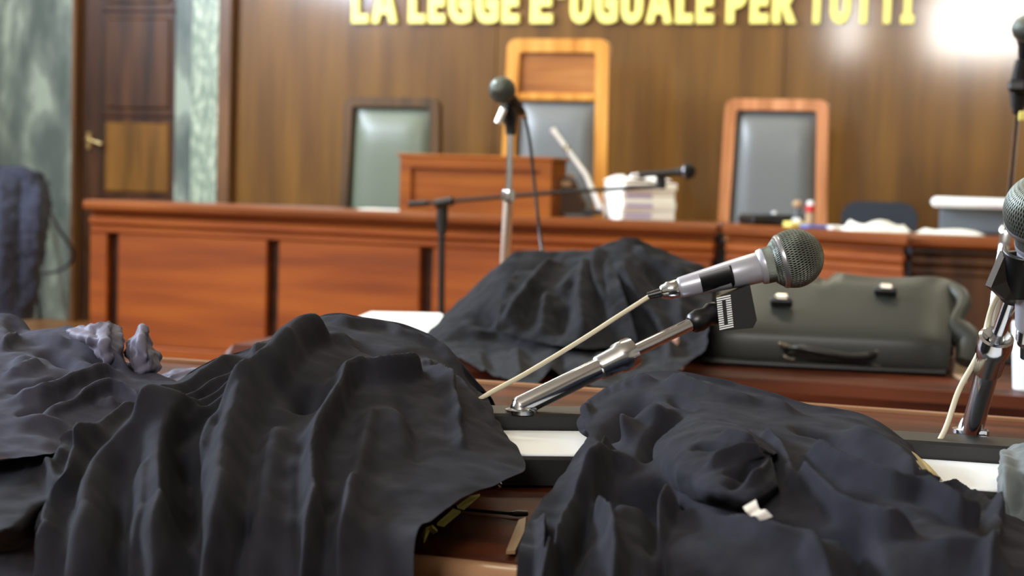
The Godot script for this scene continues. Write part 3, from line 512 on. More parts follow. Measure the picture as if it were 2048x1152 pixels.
const ROBE_B_FOLDS := [
	[0.0042, -0.0163, 0, [-0.1981, 0.9475, -0.934, -0.2043, 0.9533, -0.9733, -0.203, 0.9578, -0.989, -0.2003, 0.9618, -1.0059, -0.1958, 0.9646, -1.0213, -0.1919, 0.9662, -1.0339]],
	[0.0044, -0.0225, 0, [-0.1877, 0.9445, -0.9039, -0.1801, 0.9432, -0.8872, -0.1693, 0.9423, -0.8654, -0.1619, 0.9419, -0.8549, -0.1537, 0.9418, -0.8447, -0.1454, 0.9418, -0.8358, -0.1363, 0.942, -0.8278, -0.1275, 0.9418, -0.8235, -0.121, 0.9422, -0.8183]],
	[0.0052, 0.0163, 0.6, [-0.2662, 0.9472, -1.0737, -0.2753, 0.9471, -1.1218, -0.2674, 0.9552, -1.1351, -0.2603, 0.9603, -1.1411, -0.2505, 0.9654, -1.141, -0.2373, 0.9689, -1.1367, -0.2275, 0.9705, -1.1368]],
	[0.0116, -0.03, 0, [-0.2397, 0.9635, -1.0997, -0.2371, 0.961, -1.0666, -0.2371, 0.9555, -1.0425, -0.2344, 0.9512, -1.0144, -0.2326, 0.9476, -0.9957]],
	[0.005, 0.0175, -0.3, [-0.2198, 0.9503, -0.9848, -0.2269, 0.9561, -1.0178, -0.2191, 0.96, -1.0249, -0.2111, 0.9613, -1.0243, -0.2017, 0.9632, -1.0208, -0.1941, 0.9654, -1.0294, -0.188, 0.9675, -1.0362]],
	[0.0045, -0.015, 0, [-0.2116, 0.955, -0.9901, -0.204, 0.9573, -0.9857, -0.1962, 0.9593, -0.9864, -0.1888, 0.9621, -0.9978]],
	[0.0063, 0.0138, 0.5, [-0.2298, 0.9704, -1.1391, -0.2147, 0.9707, -1.1172, -0.1983, 0.97, -1.1001, -0.1862, 0.9692, -1.0909, -0.175, 0.9677, -1.0892, -0.1659, 0.9669, -1.0871, -0.1565, 0.966, -1.087, -0.1466, 0.9648, -1.0864, -0.1345, 0.9638, -1.0802, -0.1227, 0.9619, -1.0779, -0.1142, 0.9609, -1.0743]],
	[0.0029, 0.0075, 0.3, [-0.2054, 0.9686, -1.1591, -0.195, 0.9686, -1.1406, -0.182, 0.9679, -1.1216, -0.1709, 0.9674, -1.1077, -0.1606, 0.9665, -1.1087, -0.1549, 0.9651, -1.1201]],
	[0.0048, -0.01, 0, [-0.2133, 0.969, -1.0854, -0.1947, 0.9675, -1.0479, -0.1871, 0.9669, -1.0314]],
	[0.0046, 0.02, 0.7, [-0.2245, 0.9453, -0.9692, -0.2241, 0.9425, -0.9507, -0.2228, 0.9389, -0.9237, -0.222, 0.9359, -0.9058, -0.2199, 0.9335, -0.8821, -0.2177, 0.9311, -0.8591, -0.2149, 0.9288, -0.8346, -0.2119, 0.9268, -0.8103, -0.2082, 0.9266, -0.7852, -0.2085, 0.9239, -0.7623, -0.207, 0.9202, -0.7554, -0.2054, 0.9149, -0.748, -0.2036, 0.9084, -0.7406, -0.2019, 0.9014, -0.7334, -0.2011, 0.8935, -0.73, -0.2005, 0.8862, -0.7271, -0.2, 0.8801, -0.725, -0.1998, 0.8756, -0.7239]],
	[0.0057, -0.0175, 0, [-0.2105, 0.9356, -0.8927, -0.2102, 0.9338, -0.8728, -0.2099, 0.9309, -0.8494, -0.2076, 0.9285, -0.823, -0.203, 0.9272, -0.7911, -0.2004, 0.9267, -0.7735, -0.1994, 0.9241, -0.7636, -0.1977, 0.9183, -0.7527, -0.1966, 0.9139, -0.7469, -0.195, 0.9082, -0.7399, -0.1936, 0.9017, -0.7335, -0.1929, 0.894, -0.7304, -0.1923, 0.8869, -0.7274, -0.1918, 0.8809, -0.7252, -0.1916, 0.8765, -0.7241]],
	[0.0048, 0.02, -0.6, [-0.196, 0.9481, -0.9372, -0.2018, 0.9462, -0.9352, -0.2086, 0.9434, -0.9315, -0.2133, 0.9402, -0.9255, -0.2153, 0.9379, -0.9121, -0.2145, 0.9343, -0.8835, -0.2096, 0.9318, -0.8595, -0.197, 0.9294, -0.8256, -0.192, 0.9279, -0.8166, -0.1838, 0.9282, -0.7964, -0.1739, 0.9263, -0.7672, -0.1709, 0.9228, -0.7584, -0.1678, 0.9178, -0.7494, -0.1649, 0.9118, -0.7411, -0.1625, 0.9049, -0.7347, -0.1606, 0.8978, -0.7301, -0.1592, 0.8909, -0.7273, -0.158, 0.8851, -0.725, -0.1573, 0.8809, -0.7239]],
	[0.011, -0.0325, 0, [-0.1915, 0.9435, -0.9076, -0.1943, 0.9398, -0.8935, -0.1822, 0.9372, -0.8593]],
	[0.0043, -0.02, 0, [-0.1816, 0.941, -0.8773, -0.1773, 0.9384, -0.8584, -0.1713, 0.9353, -0.8328, -0.1668, 0.9336, -0.8158, -0.1577, 0.9308, -0.7772, -0.1556, 0.9275, -0.7685, -0.1534, 0.9229, -0.7595, -0.1509, 0.9178, -0.749, -0.1488, 0.9117, -0.7408, -0.147, 0.9052, -0.7339, -0.1459, 0.8982, -0.7302, -0.1449, 0.8919, -0.7272, -0.1441, 0.8866, -0.7249, -0.1437, 0.8826, -0.7237]],
	[0.005, 0.0187, -0.8, [-0.1688, 0.9439, -0.8724, -0.1597, 0.9416, -0.8483, -0.1599, 0.9384, -0.8338, -0.1606, 0.9346, -0.8172, -0.1574, 0.9331, -0.7885, -0.1558, 0.9291, -0.7721, -0.1545, 0.9263, -0.7642, -0.1521, 0.9203, -0.7537, -0.1505, 0.9168, -0.7469, -0.1491, 0.9115, -0.7407, -0.1476, 0.9054, -0.7346, -0.1465, 0.8988, -0.7301, -0.1456, 0.8922, -0.727, -0.145, 0.8865, -0.7252, -0.1447, 0.8824, -0.724]],
	[0.0061, 0.0075, 0, [-0.1933, 0.9352, -0.8642, -0.1907, 0.9328, -0.8468, -0.1866, 0.9299, -0.824, -0.182, 0.9291, -0.8064, -0.1724, 0.9273, -0.7693, -0.1705, 0.924, -0.7622, -0.1682, 0.9198, -0.7532, -0.1661, 0.9145, -0.7455, -0.1643, 0.9083, -0.7391, -0.1625, 0.9022, -0.733, -0.1614, 0.8956, -0.7295, -0.1605, 0.8896, -0.7267, -0.1599, 0.8844, -0.7251, -0.1594, 0.8806, -0.7239]],
	[0.0023, 0.01, 0.4, [-0.237, 0.9277, -0.8384, -0.2306, 0.9262, -0.8208, -0.2216, 0.9249, -0.7932, -0.2151, 0.9263, -0.7694, -0.2133, 0.9233, -0.7611, -0.2107, 0.9174, -0.7506, -0.209, 0.9131, -0.7447, -0.2073, 0.9071, -0.7388, -0.2055, 0.9004, -0.733, -0.2045, 0.8928, -0.7298, -0.2036, 0.8857, -0.727, -0.2029, 0.8796, -0.725, -0.2025, 0.8752, -0.724]],
	[0.003, -0.01, 0, [-0.2285, 0.925, -0.828, -0.2204, 0.9246, -0.8029, -0.2093, 0.926, -0.7699, -0.2008, 0.9232, -0.7633, -0.1981, 0.9199, -0.7562, -0.1952, 0.915, -0.7485, -0.1924, 0.9089, -0.7408, -0.1898, 0.9022, -0.7337, -0.1881, 0.8946, -0.7304, -0.1867, 0.8875, -0.7276, -0.1855, 0.8818, -0.725, -0.1848, 0.8774, -0.724]],
	[0.0078, -0.0187, 0, [-0.1218, 0.964, -1.0135, -0.1151, 0.9634, -1.0115, -0.1047, 0.9637, -1.0022, -0.0942, 0.9625, -0.9996, -0.0838, 0.9625, -0.9854, -0.0742, 0.9624, -0.9671, -0.0653, 0.9614, -0.9511, -0.0572, 0.9602, -0.9351, -0.0503, 0.9582, -0.9262, -0.0419, 0.9559, -0.9117, -0.0349, 0.9539, -0.8971, -0.0303, 0.952, -0.8904]],
	[0.0049, 0.0175, 0.7, [-0.1009, 0.9595, -0.9285, -0.0924, 0.9587, -0.9151, -0.0803, 0.9579, -0.8959, -0.0734, 0.9577, -0.8858, -0.066, 0.9574, -0.8759, -0.0587, 0.9567, -0.8681, -0.0522, 0.9561, -0.8621, -0.045, 0.9555, -0.8568, -0.0386, 0.9545, -0.8563, -0.0322, 0.9527, -0.8565, -0.0252, 0.9514, -0.8478, -0.0183, 0.9497, -0.8386, -0.0122, 0.9486, -0.8316, -0.004, 0.9456, -0.8419, 0.002, 0.9432, -0.8543]],
	[0.0058, -0.015, 0, [-0.0871, 0.9566, -0.884, -0.0819, 0.9552, -0.8743, -0.0744, 0.9542, -0.857, -0.0669, 0.9535, -0.8431, -0.0596, 0.9534, -0.8355, -0.0522, 0.9532, -0.8323, -0.0452, 0.9529, -0.8286, -0.0382, 0.9524, -0.823, -0.0316, 0.9509, -0.8211, -0.0271, 0.95, -0.8192]],
	[0.0044, 0.0175, 0.6, [-0.0976, 0.9551, -0.8796, -0.0902, 0.9534, -0.8609, -0.0817, 0.9513, -0.8407, -0.0756, 0.9495, -0.8277, -0.0692, 0.9486, -0.8145, -0.0606, 0.9482, -0.8021, -0.0524, 0.9481, -0.7923, -0.0464, 0.948, -0.7866, -0.041, 0.9482, -0.7842, -0.0343, 0.9486, -0.7883, -0.0291, 0.9487, -0.7954]],
	[0.0032, 0.0112, 0.3, [-0.1321, 0.9635, -0.9748, -0.1257, 0.9616, -0.9584, -0.1168, 0.9596, -0.9323, -0.1096, 0.9574, -0.91, -0.1029, 0.9539, -0.8814, -0.0989, 0.9514, -0.8606]],
	[0.0044, -0.0175, 0, [-0.1349, 0.9405, -0.8226, -0.1292, 0.9411, -0.8184, -0.1211, 0.9418, -0.8127, -0.1126, 0.942, -0.81, -0.1045, 0.9423, -0.8071, -0.0968, 0.943, -0.8045, -0.0892, 0.9435, -0.8041, -0.0816, 0.9445, -0.8007, -0.0748, 0.9449, -0.797, -0.0673, 0.9462, -0.793, -0.0609, 0.9465, -0.7891, -0.0542, 0.9437, -0.7716, -0.0518, 0.9408, -0.7633, -0.0496, 0.936, -0.7562, -0.0473, 0.9306, -0.748, -0.0452, 0.9246, -0.7399, -0.0432, 0.918, -0.7337, -0.0416, 0.9113, -0.7297, -0.0402, 0.9049, -0.7272, -0.039, 0.8996, -0.7251, -0.0381, 0.8957, -0.7241]],
	[0.0064, 0.0112, -0.4, [-0.1581, 0.9408, -0.8446, -0.1502, 0.9408, -0.8358, -0.1391, 0.9407, -0.8237, -0.1281, 0.9404, -0.8134, -0.1198, 0.9405, -0.8052, -0.1112, 0.9408, -0.797, -0.1028, 0.9411, -0.7887, -0.0954, 0.9408, -0.7834, -0.0869, 0.9413, -0.7798, -0.0791, 0.9417, -0.777, -0.0713, 0.9382, -0.7662, -0.0686, 0.9356, -0.7587, -0.066, 0.931, -0.7533, -0.0633, 0.9262, -0.7449, -0.0608, 0.9208, -0.7374, -0.0587, 0.9145, -0.7329, -0.0568, 0.9083, -0.7291, -0.0552, 0.9024, -0.7267, -0.0538, 0.8976, -0.7247, -0.0528, 0.8938, -0.724]],
	[0.003, 0.0112, 0.4, [-0.0346, 0.9523, -0.9258, -0.0298, 0.9333, -1.0156, -0.0199, 0.9251, -1.0402, -0.0098, 0.9256, -1.0175, -0.0009, 0.9306, -0.9708, 0.0058, 0.9365, -0.9151, 0.01, 0.9387, -0.8852]],
	[0.0027, -0.01, 0, [-0.0167, 0.9461, -0.8909, -0.0103, 0.9424, -0.8977, -0.0031, 0.9419, -0.8833, 0.001, 0.9449, -0.8358]],
	[0.0024, 0.01, 0.3, [0.0062, 0.935, -0.9291, 0.0073, 0.942, -0.842, 0.005, 0.9444, -0.7951, 0.0048, 0.9455, -0.7681, 0.0049, 0.9419, -0.7556, 0.005, 0.9367, -0.7464, 0.0052, 0.9306, -0.7384, 0.0054, 0.9239, -0.7327, 0.0056, 0.9169, -0.7296, 0.0058, 0.9105, -0.727, 0.006, 0.9052, -0.725, 0.0061, 0.9012, -0.724]],
	[0.0049, 0.0088, 0, [-0.0839, 0.9618, -1.0327, -0.0751, 0.9623, -1.0093, -0.0644, 0.9604, -0.9937, -0.0548, 0.9589, -0.9739, -0.0474, 0.9569, -0.9535, -0.0411, 0.9552, -0.9302, -0.0369, 0.9539, -0.9156]],
	[0.006, 0.01, 0, [-0.0299, 0.947, -0.7786, -0.0257, 0.9468, -0.7759, -0.0197, 0.9464, -0.7727, -0.0132, 0.9458, -0.7696, -0.0064, 0.946, -0.7694, 0.0009, 0.9459, -0.7693, 0.0074, 0.9432, -0.7588, 0.0095, 0.9404, -0.7516, 0.0116, 0.9361, -0.7443, 0.0135, 0.9308, -0.7375, 0.0154, 0.9246, -0.7326, 0.0171, 0.9182, -0.7288, 0.0187, 0.9119, -0.7269, 0.0199, 0.9068, -0.7249, 0.021, 0.903, -0.7242]]]
const SLEEVE_COLUMNS := 13
const SLEEVE_SHAPE := [
	-0.1065, 0.9499, -0.865, -0.1185, 0.9434, -0.8361, -0.1345, 0.9423, -0.8437, -0.152, 0.9425, -0.8563, -0.1701, 0.9438, -0.8834, -0.1847, 0.9458, -0.9151, -0.1976, 0.9502, -0.9561, -0.1971, 0.9571, -0.9834, -0.1837, 0.9649, -1.0138, -0.1681, 0.9655, -1.0128, -0.1492, 0.9647, -0.9963, -0.1315, 0.9612, -0.9694, -0.1181, 0.959, -0.9414,
	-0.1052, 0.9569, -0.8462, -0.1138, 0.9531, -0.8145, -0.1262, 0.9531, -0.8167, -0.1398, 0.9536, -0.8251, -0.1545, 0.9544, -0.849, -0.1649, 0.9569, -0.8695, -0.1748, 0.9602, -0.9029, -0.1748, 0.9652, -0.9273, -0.1651, 0.9703, -0.9564, -0.153, 0.9707, -0.9567, -0.1388, 0.9694, -0.948, -0.1251, 0.9663, -0.9291, -0.1151, 0.9636, -0.9118,
	-0.1063, 0.9598, -0.848, -0.1124, 0.9578, -0.8163, -0.1219, 0.9584, -0.8154, -0.1323, 0.9594, -0.8196, -0.1435, 0.9603, -0.8374, -0.1518, 0.9621, -0.855, -0.159, 0.9649, -0.8798, -0.1594, 0.9681, -0.9023, -0.1517, 0.972, -0.9252, -0.1422, 0.9724, -0.9244, -0.1316, 0.9712, -0.9198, -0.1221, 0.9675, -0.9128, -0.1146, 0.9648, -0.903,
	-0.1081, 0.9617, -0.8549, -0.1124, 0.9607, -0.8279, -0.1195, 0.9613, -0.8265, -0.1272, 0.9623, -0.8287, -0.1352, 0.9633, -0.8405, -0.1413, 0.9646, -0.854, -0.1465, 0.9667, -0.8732, -0.1465, 0.9691, -0.8892, -0.1412, 0.9715, -0.9086, -0.1336, 0.9726, -0.9038, -0.1269, 0.9704, -0.908, -0.1198, 0.9677, -0.9027, -0.1147, 0.9652, -0.8982,
	-0.1107, 0.9627, -0.8675, -0.1131, 0.9626, -0.8455, -0.1175, 0.9636, -0.8412, -0.1228, 0.9641, -0.8437, -0.1279, 0.9652, -0.8499, -0.1322, 0.9658, -0.861, -0.1352, 0.9675, -0.8718, -0.1355, 0.9686, -0.8852, -0.1315, 0.9706, -0.8957, -0.1274, 0.9703, -0.8983, -0.1222, 0.9698, -0.8953, -0.1183, 0.9671, -0.8975, -0.1156, 0.9645, -0.9,
	-0.1139, 0.963, -0.8848, -0.1146, 0.9635, -0.8698, -0.1167, 0.9643, -0.866, -0.119, 0.9651, -0.8642, -0.122, 0.9652, -0.8703, -0.1234, 0.9663, -0.8716, -0.1251, 0.9668, -0.8787, -0.1251, 0.9675, -0.8849, -0.1233, 0.9682, -0.8916, -0.1211, 0.9683, -0.8914, -0.1191, 0.9673, -0.8948, -0.1172, 0.9659, -0.896, -0.1167, 0.9634, -0.9039,
	-0.1182, 0.9619, -0.9107, -0.1176, 0.9627, -0.9058, -0.1173, 0.9631, -0.9033, -0.117, 0.9636, -0.9008, -0.117, 0.9636, -0.9008, -0.117, 0.9636, -0.9008, -0.117, 0.9636, -0.9008, -0.117, 0.9636, -0.9008, -0.117, 0.9636, -0.9008, -0.117, 0.9636, -0.9008, -0.1173, 0.9631, -0.9033, -0.1179, 0.9623, -0.9082, -0.1186, 0.9614, -0.9131]
const SLEEVE_FOLDS := [
	[0.0043, -0.012, 0, [-0.1197, 0.9654, -0.8954, -0.1239, 0.9672, -0.8872, -0.1309, 0.9684, -0.8838, -0.1382, 0.9687, -0.8851, -0.1449, 0.9688, -0.8873, -0.1516, 0.9686, -0.8911, -0.1572, 0.9677, -0.8948, -0.1627, 0.9642, -0.8862]],
	[0.004, 0.009, 0.3, [-0.1189, 0.9643, -0.8902, -0.1244, 0.9666, -0.8753, -0.1325, 0.9669, -0.8676, -0.1385, 0.9654, -0.8576, -0.1432, 0.9635, -0.8491, -0.148, 0.9609, -0.8459]],
	[0.0037, -0.009, 0, [-0.1182, 0.9644, -0.8847, -0.1202, 0.9652, -0.8657, -0.1243, 0.9648, -0.8509, -0.13, 0.9638, -0.8402, -0.1353, 0.9624, -0.8354]],
	[0.0043, 0.006, 0.3, [-0.1196, 0.9664, -0.8946, -0.1258, 0.9696, -0.8929, -0.1353, 0.9712, -0.9019, -0.145, 0.9713, -0.9114, -0.1524, 0.9712, -0.917]],
	[0.0047, 0.008, -0.3, [-0.1164, 0.9637, -0.8826, -0.1157, 0.9641, -0.8567, -0.1164, 0.9627, -0.8351, -0.1188, 0.9602, -0.8223, -0.1211, 0.958, -0.8146]],
	[0.0047, -0.008, 0, [-0.1177, 0.9646, -0.8715, -0.1196, 0.9643, -0.8467, -0.1234, 0.962, -0.8282, -0.1276, 0.9596, -0.8178, -0.1319, 0.9566, -0.8168]]]
const ROBE_C_COLUMNS := 12
const ROBE_C_SHAPE := [
	-0.9156, 0.828, -2.6243, -0.9021, 0.828, -2.7515, -0.8518, 0.828, -2.7387, -0.807, 0.828, -2.7237, -0.7719, 0.828, -2.735, -0.7208, 0.828, -2.7507, -0.6649, 0.828, -2.7473, -0.6337, 0.828, -2.7368, -0.5998, 0.828, -2.7476, -0.5603, 0.828, -2.759, -0.4862, 0.828, -2.7589, -0.453, 0.828, -2.7677,
	-0.9156, 0.839, -2.5443, -0.9021, 0.8869, -2.6715, -0.8518, 0.9299, -2.6587, -0.807, 0.9667, -2.6437, -0.7719, 0.9747, -2.655, -0.7208, 0.9763, -2.6707, -0.6649, 0.9814, -2.6673, -0.6337, 0.9943, -2.6568, -0.5998, 1.0005, -2.6676, -0.5603, 0.9907, -2.679, -0.4862, 0.9676, -2.6789, -0.453, 0.9493, -2.6877,
	-0.9156, 0.843, -2.4943, -0.9021, 0.8909, -2.6215, -0.8518, 0.9339, -2.6087, -0.807, 0.9707, -2.5937, -0.7719, 0.9787, -2.605, -0.7208, 0.9803, -2.6207, -0.6649, 0.9854, -2.6173, -0.6337, 0.9983, -2.6068, -0.5998, 1.0045, -2.6176, -0.5603, 0.9947, -2.629, -0.4862, 0.9716, -2.6289, -0.453, 0.9533, -2.6377,
	-0.9058, 0.843, -2.4725, -0.873, 0.8803, -2.5154, -0.8221, 0.909, -2.5073, -0.7761, 0.9286, -2.4991, -0.739, 0.9301, -2.5055, -0.6863, 0.932, -2.5175, -0.6305, 0.9349, -2.5163, -0.5953, 0.9535, -2.5081, -0.5552, 0.9551, -2.5153, -0.515, 0.9484, -2.5229, -0.4648, 0.9429, -2.5203, -0.4332, 0.9359, -2.5277,
	-0.8951, 0.8441, -2.4483, -0.8513, 0.8664, -2.442, -0.7993, 0.8739, -2.4364, -0.7523, 0.885, -2.4329, -0.7129, 0.8869, -2.4367, -0.661, 0.8891, -2.4458, -0.607, 0.8921, -2.4456, -0.5644, 0.895, -2.439, -0.5209, 0.8971, -2.4438, -0.4859, 0.9066, -2.4483, -0.4456, 0.909, -2.4457, -0.4214, 0.9178, -2.4508,
	-0.8686, 0.85, -2.3829, -0.8314, 0.8485, -2.3794, -0.7755, 0.8441, -2.3771, -0.7299, 0.843, -2.3758, -0.685, 0.843, -2.3637, -0.6353, 0.8557, -2.386, -0.5859, 0.8431, -2.3846, -0.5407, 0.8465, -2.3792, -0.4981, 0.8567, -2.3817, -0.4651, 0.8663, -2.3834, -0.4249, 0.8764, -2.3831, -0.4119, 0.8925, -2.3845,
	-0.9029, 0.837, -2.4845, -0.8094, 0.837, -2.3227, -0.6826, 0.843, -2.1136, -0.6169, 0.843, -2.0168, -0.5758, 0.843, -2.006, -0.602, 0.843, -2.1945, -0.514, 0.843, -2.0413, -0.4574, 0.843, -2.0342, -0.4349, 0.843, -2.104, -0.4307, 0.843, -2.2299, -0.4174, 0.8581, -2.325, -0.405, 0.8679, -2.325]
const ROBE_C_FOLDS := [
	[0.0113, 0.022, -0.5, [-0.642, 0.9932, -2.6415, -0.6316, 0.9813, -2.5764, -0.6272, 0.9624, -2.5469, -0.6096, 0.9433, -2.5069, -0.5895, 0.9233, -2.4745, -0.5685, 0.9055, -2.4489, -0.551, 0.8844, -2.4318, -0.5437, 0.8626, -2.4203, -0.5251, 0.8453, -2.3487, -0.4965, 0.8426, -2.2272]],
	[0.0103, 0.02, 0.5, [-0.5983, 0.9792, -2.5558, -0.5831, 0.965, -2.5246, -0.5654, 0.9444, -2.4966, -0.5476, 0.9254, -2.4751, -0.5287, 0.9111, -2.4603, -0.5079, 0.8986, -2.4436, -0.4915, 0.8857, -2.4284, -0.4731, 0.864, -2.3805, -0.4537, 0.8525, -2.2987]],
	[0.0096, -0.022, 0, [-0.5958, 0.9534, -2.51, -0.5775, 0.9351, -2.4818, -0.5567, 0.9102, -2.4559, -0.5428, 0.8922, -2.4379, -0.5306, 0.8729, -2.4267, -0.52, 0.8605, -2.4089]],
	[0.0147, -0.02, 0, [-0.5597, 0.9845, -2.5885, -0.5384, 0.9675, -2.559, -0.5112, 0.9485, -2.5245, -0.4838, 0.9364, -2.5033, -0.4619, 0.9291, -2.4861]],
	[0.0101, 0.018, 0.4, [-0.5975, 1.0004, -2.6388, -0.5674, 0.9906, -2.6027, -0.534, 0.9772, -2.5891, -0.5085, 0.9692, -2.5826, -0.4817, 0.9616, -2.5779, -0.464, 0.9559, -2.5802]],
	[0.0111, 0.016, 0, [-0.4839, 0.9565, -2.5528, -0.4791, 0.9381, -2.5051, -0.4722, 0.9145, -2.4586, -0.4567, 0.8916, -2.4215, -0.4416, 0.8749, -2.3893]],
	[0.0147, -0.018, 0, [-0.834, 0.8926, -2.4913, -0.8037, 0.8865, -2.4561, -0.7743, 0.8758, -2.4303, -0.758, 0.8597, -2.4217, -0.7427, 0.8479, -2.4002]],
	[0.0088, 0.012, 0.3, [-0.7199, 0.8431, -2.381, -0.6683, 0.8396, -2.2205, -0.6085, 0.8433, -2.0309]],
	[0.0106, -0.01, 0, [-0.7701, 0.8468, -2.3938, -0.7259, 0.8414, -2.2769, -0.6686, 0.8436, -2.1166]],
	[0.0118, -0.018, 0, [-0.6367, 0.8515, -2.347, -0.5909, 0.844, -2.209, -0.5579, 0.8333, -2.1155]],
	[0.0104, 0.014, 0, [-0.5879, 0.8486, -2.4081, -0.5538, 0.8388, -2.2797, -0.5029, 0.8412, -2.0805]]]
const CAPE_COLUMNS := 6
const CAPE_SHAPE := [
	-0.783, 0.9704, -2.6037, -0.7482, 0.9736, -2.6074, -0.7242, 0.9805, -2.6331, -0.6688, 0.9846, -2.6329, -0.6366, 0.998, -2.6117, -0.629, 0.9968, -2.631,
	-0.7692, 0.9454, -2.5031, -0.7315, 0.9391, -2.4999, -0.7012, 0.9401, -2.508, -0.6507, 0.9425, -2.511, -0.6046, 0.9539, -2.4942, -0.5791, 0.9556, -2.4849,
	-0.7631, 0.9162, -2.4452, -0.7227, 0.9035, -2.4254, -0.6877, 0.901, -2.4293, -0.6357, 0.8999, -2.4278, -0.578, 0.9037, -2.4195, -0.5472, 0.9129, -2.425,
	-0.7542, 0.8766, -2.386, -0.733, 0.8677, -2.3831, -0.6793, 0.8612, -2.3673, -0.6152, 0.8584, -2.3376, -0.5578, 0.8575, -2.3757, -0.5208, 0.868, -2.3789]
const CAPE_FOLDS := [
	[0.0156, 0.02, 0.2, [-0.6666, 0.9816, -2.6245, -0.6592, 0.9708, -2.5868, -0.6505, 0.9555, -2.5406, -0.6426, 0.9381, -2.4987, -0.6356, 0.9214, -2.4659, -0.6272, 0.9045, -2.4359, -0.616, 0.8871, -2.4003, -0.6062, 0.8717, -2.3709, -0.5992, 0.8614, -2.3494]],
	[0.0104, 0.014, 0.3, [-0.6739, 0.9653, -2.5801, -0.6729, 0.951, -2.5361, -0.6759, 0.9354, -2.498, -0.6919, 0.926, -2.4767]],
	[0.0121, -0.016, 0, [-0.6635, 0.92, -2.4666, -0.6582, 0.9032, -2.4357, -0.6499, 0.8812, -2.3896, -0.6445, 0.8656, -2.3588]],
	[0.0104, 0.016, 0.5, [-0.7273, 0.9764, -2.6222, -0.7288, 0.9674, -2.5898, -0.7302, 0.9545, -2.5424, -0.7329, 0.9391, -2.4985, -0.7347, 0.9246, -2.4637, -0.7382, 0.9073, -2.4314, -0.7426, 0.891, -2.4071, -0.7467, 0.8796, -2.394]],
	[0.0121, -0.014, 0, [-0.722, 0.9393, -2.5055, -0.7158, 0.924, -2.466, -0.711, 0.9039, -2.4284, -0.7067, 0.8829, -2.3993, -0.7035, 0.8666, -2.3792]],
	[0.0104, -0.016, 0, [-0.6349, 0.9739, -2.5625, -0.6263, 0.9613, -2.5295, -0.6145, 0.9436, -2.485, -0.6049, 0.9239, -2.4524, -0.597, 0.9074, -2.4294, -0.5879, 0.889, -2.4042, -0.58, 0.8724, -2.3833, -0.5751, 0.8608, -2.371]],
	[0.0087, 0.012, 0, [-0.7051, 0.9326, -2.4924, -0.6963, 0.9184, -2.4605, -0.6869, 0.8973, -2.4255, -0.6769, 0.8771, -2.3885, -0.6711, 0.8633, -2.3671]]]
const ROBE_D_COLUMNS := 8
const ROBE_D_SHAPE := [
	-0.8965, 0.905, -1.2837, -0.8535, 0.905, -1.2969, -0.8273, 0.905, -1.2833, -0.7934, 0.905, -1.273, -0.7575, 0.905, -1.2631, -0.701, 0.905, -1.2165, -0.6447, 0.905, -1.1705, -0.5932, 0.905, -1.144,
	-0.8965, 0.9705, -1.2337, -0.8535, 0.9719, -1.2469, -0.8273, 0.9619, -1.2333, -0.7934, 0.9666, -1.223, -0.7575, 0.9682, -1.2131, -0.701, 0.9557, -1.1665, -0.6447, 0.9516, -1.1205, -0.5932, 0.9469, -1.094,
	-0.8965, 0.9745, -1.2037, -0.8535, 0.9759, -1.2169, -0.8273, 0.9659, -1.2033, -0.7934, 0.9706, -1.193, -0.7575, 0.9722, -1.1831, -0.701, 0.9597, -1.1365, -0.6447, 0.9556, -1.0905, -0.5932, 0.9509, -1.064,
	-0.7894, 0.9719, -1.0599, -0.7569, 0.97, -1.0795, -0.7395, 0.9691, -1.0798, -0.7222, 0.9695, -1.0863, -0.6996, 0.9678, -1.0972, -0.6652, 0.9576, -1.0822, -0.6292, 0.9541, -1.0644, -0.59, 0.949, -1.056,
	-0.7247, 0.9639, -0.9732, -0.698, 0.9612, -0.9957, -0.684, 0.9632, -1.0033, -0.6734, 0.964, -1.0194, -0.6613, 0.9605, -1.041, -0.6394, 0.9538, -1.0454, -0.617, 0.9503, -1.0461, -0.5882, 0.9465, -1.0499,
	-0.6747, 0.9558, -0.9062, -0.652, 0.9525, -0.9303, -0.6388, 0.9536, -0.9432, -0.6336, 0.9546, -0.9658, -0.6299, 0.953, -0.995, -0.6177, 0.9496, -1.0143, -0.6062, 0.9466, -1.03, -0.5871, 0.9442, -1.0443,
	-0.6336, 0.9464, -0.8511, -0.6141, 0.9442, -0.8764, -0.6018, 0.9427, -0.8928, -0.5997, 0.9422, -0.9203, -0.6026, 0.9422, -0.9553, -0.598, 0.9436, -0.9869, -0.5949, 0.9418, -1.0159, -0.5869, 0.9419, -1.0388,
	-0.5988, 0.9382, -0.8045, -0.5818, 0.9362, -0.8305, -0.5692, 0.9356, -0.85, -0.5703, 0.9344, -0.8811, -0.5779, 0.935, -0.9207, -0.5808, 0.937, -0.9619, -0.5833, 0.9396, -1.0033, -0.5883, 0.9399, -1.0332]
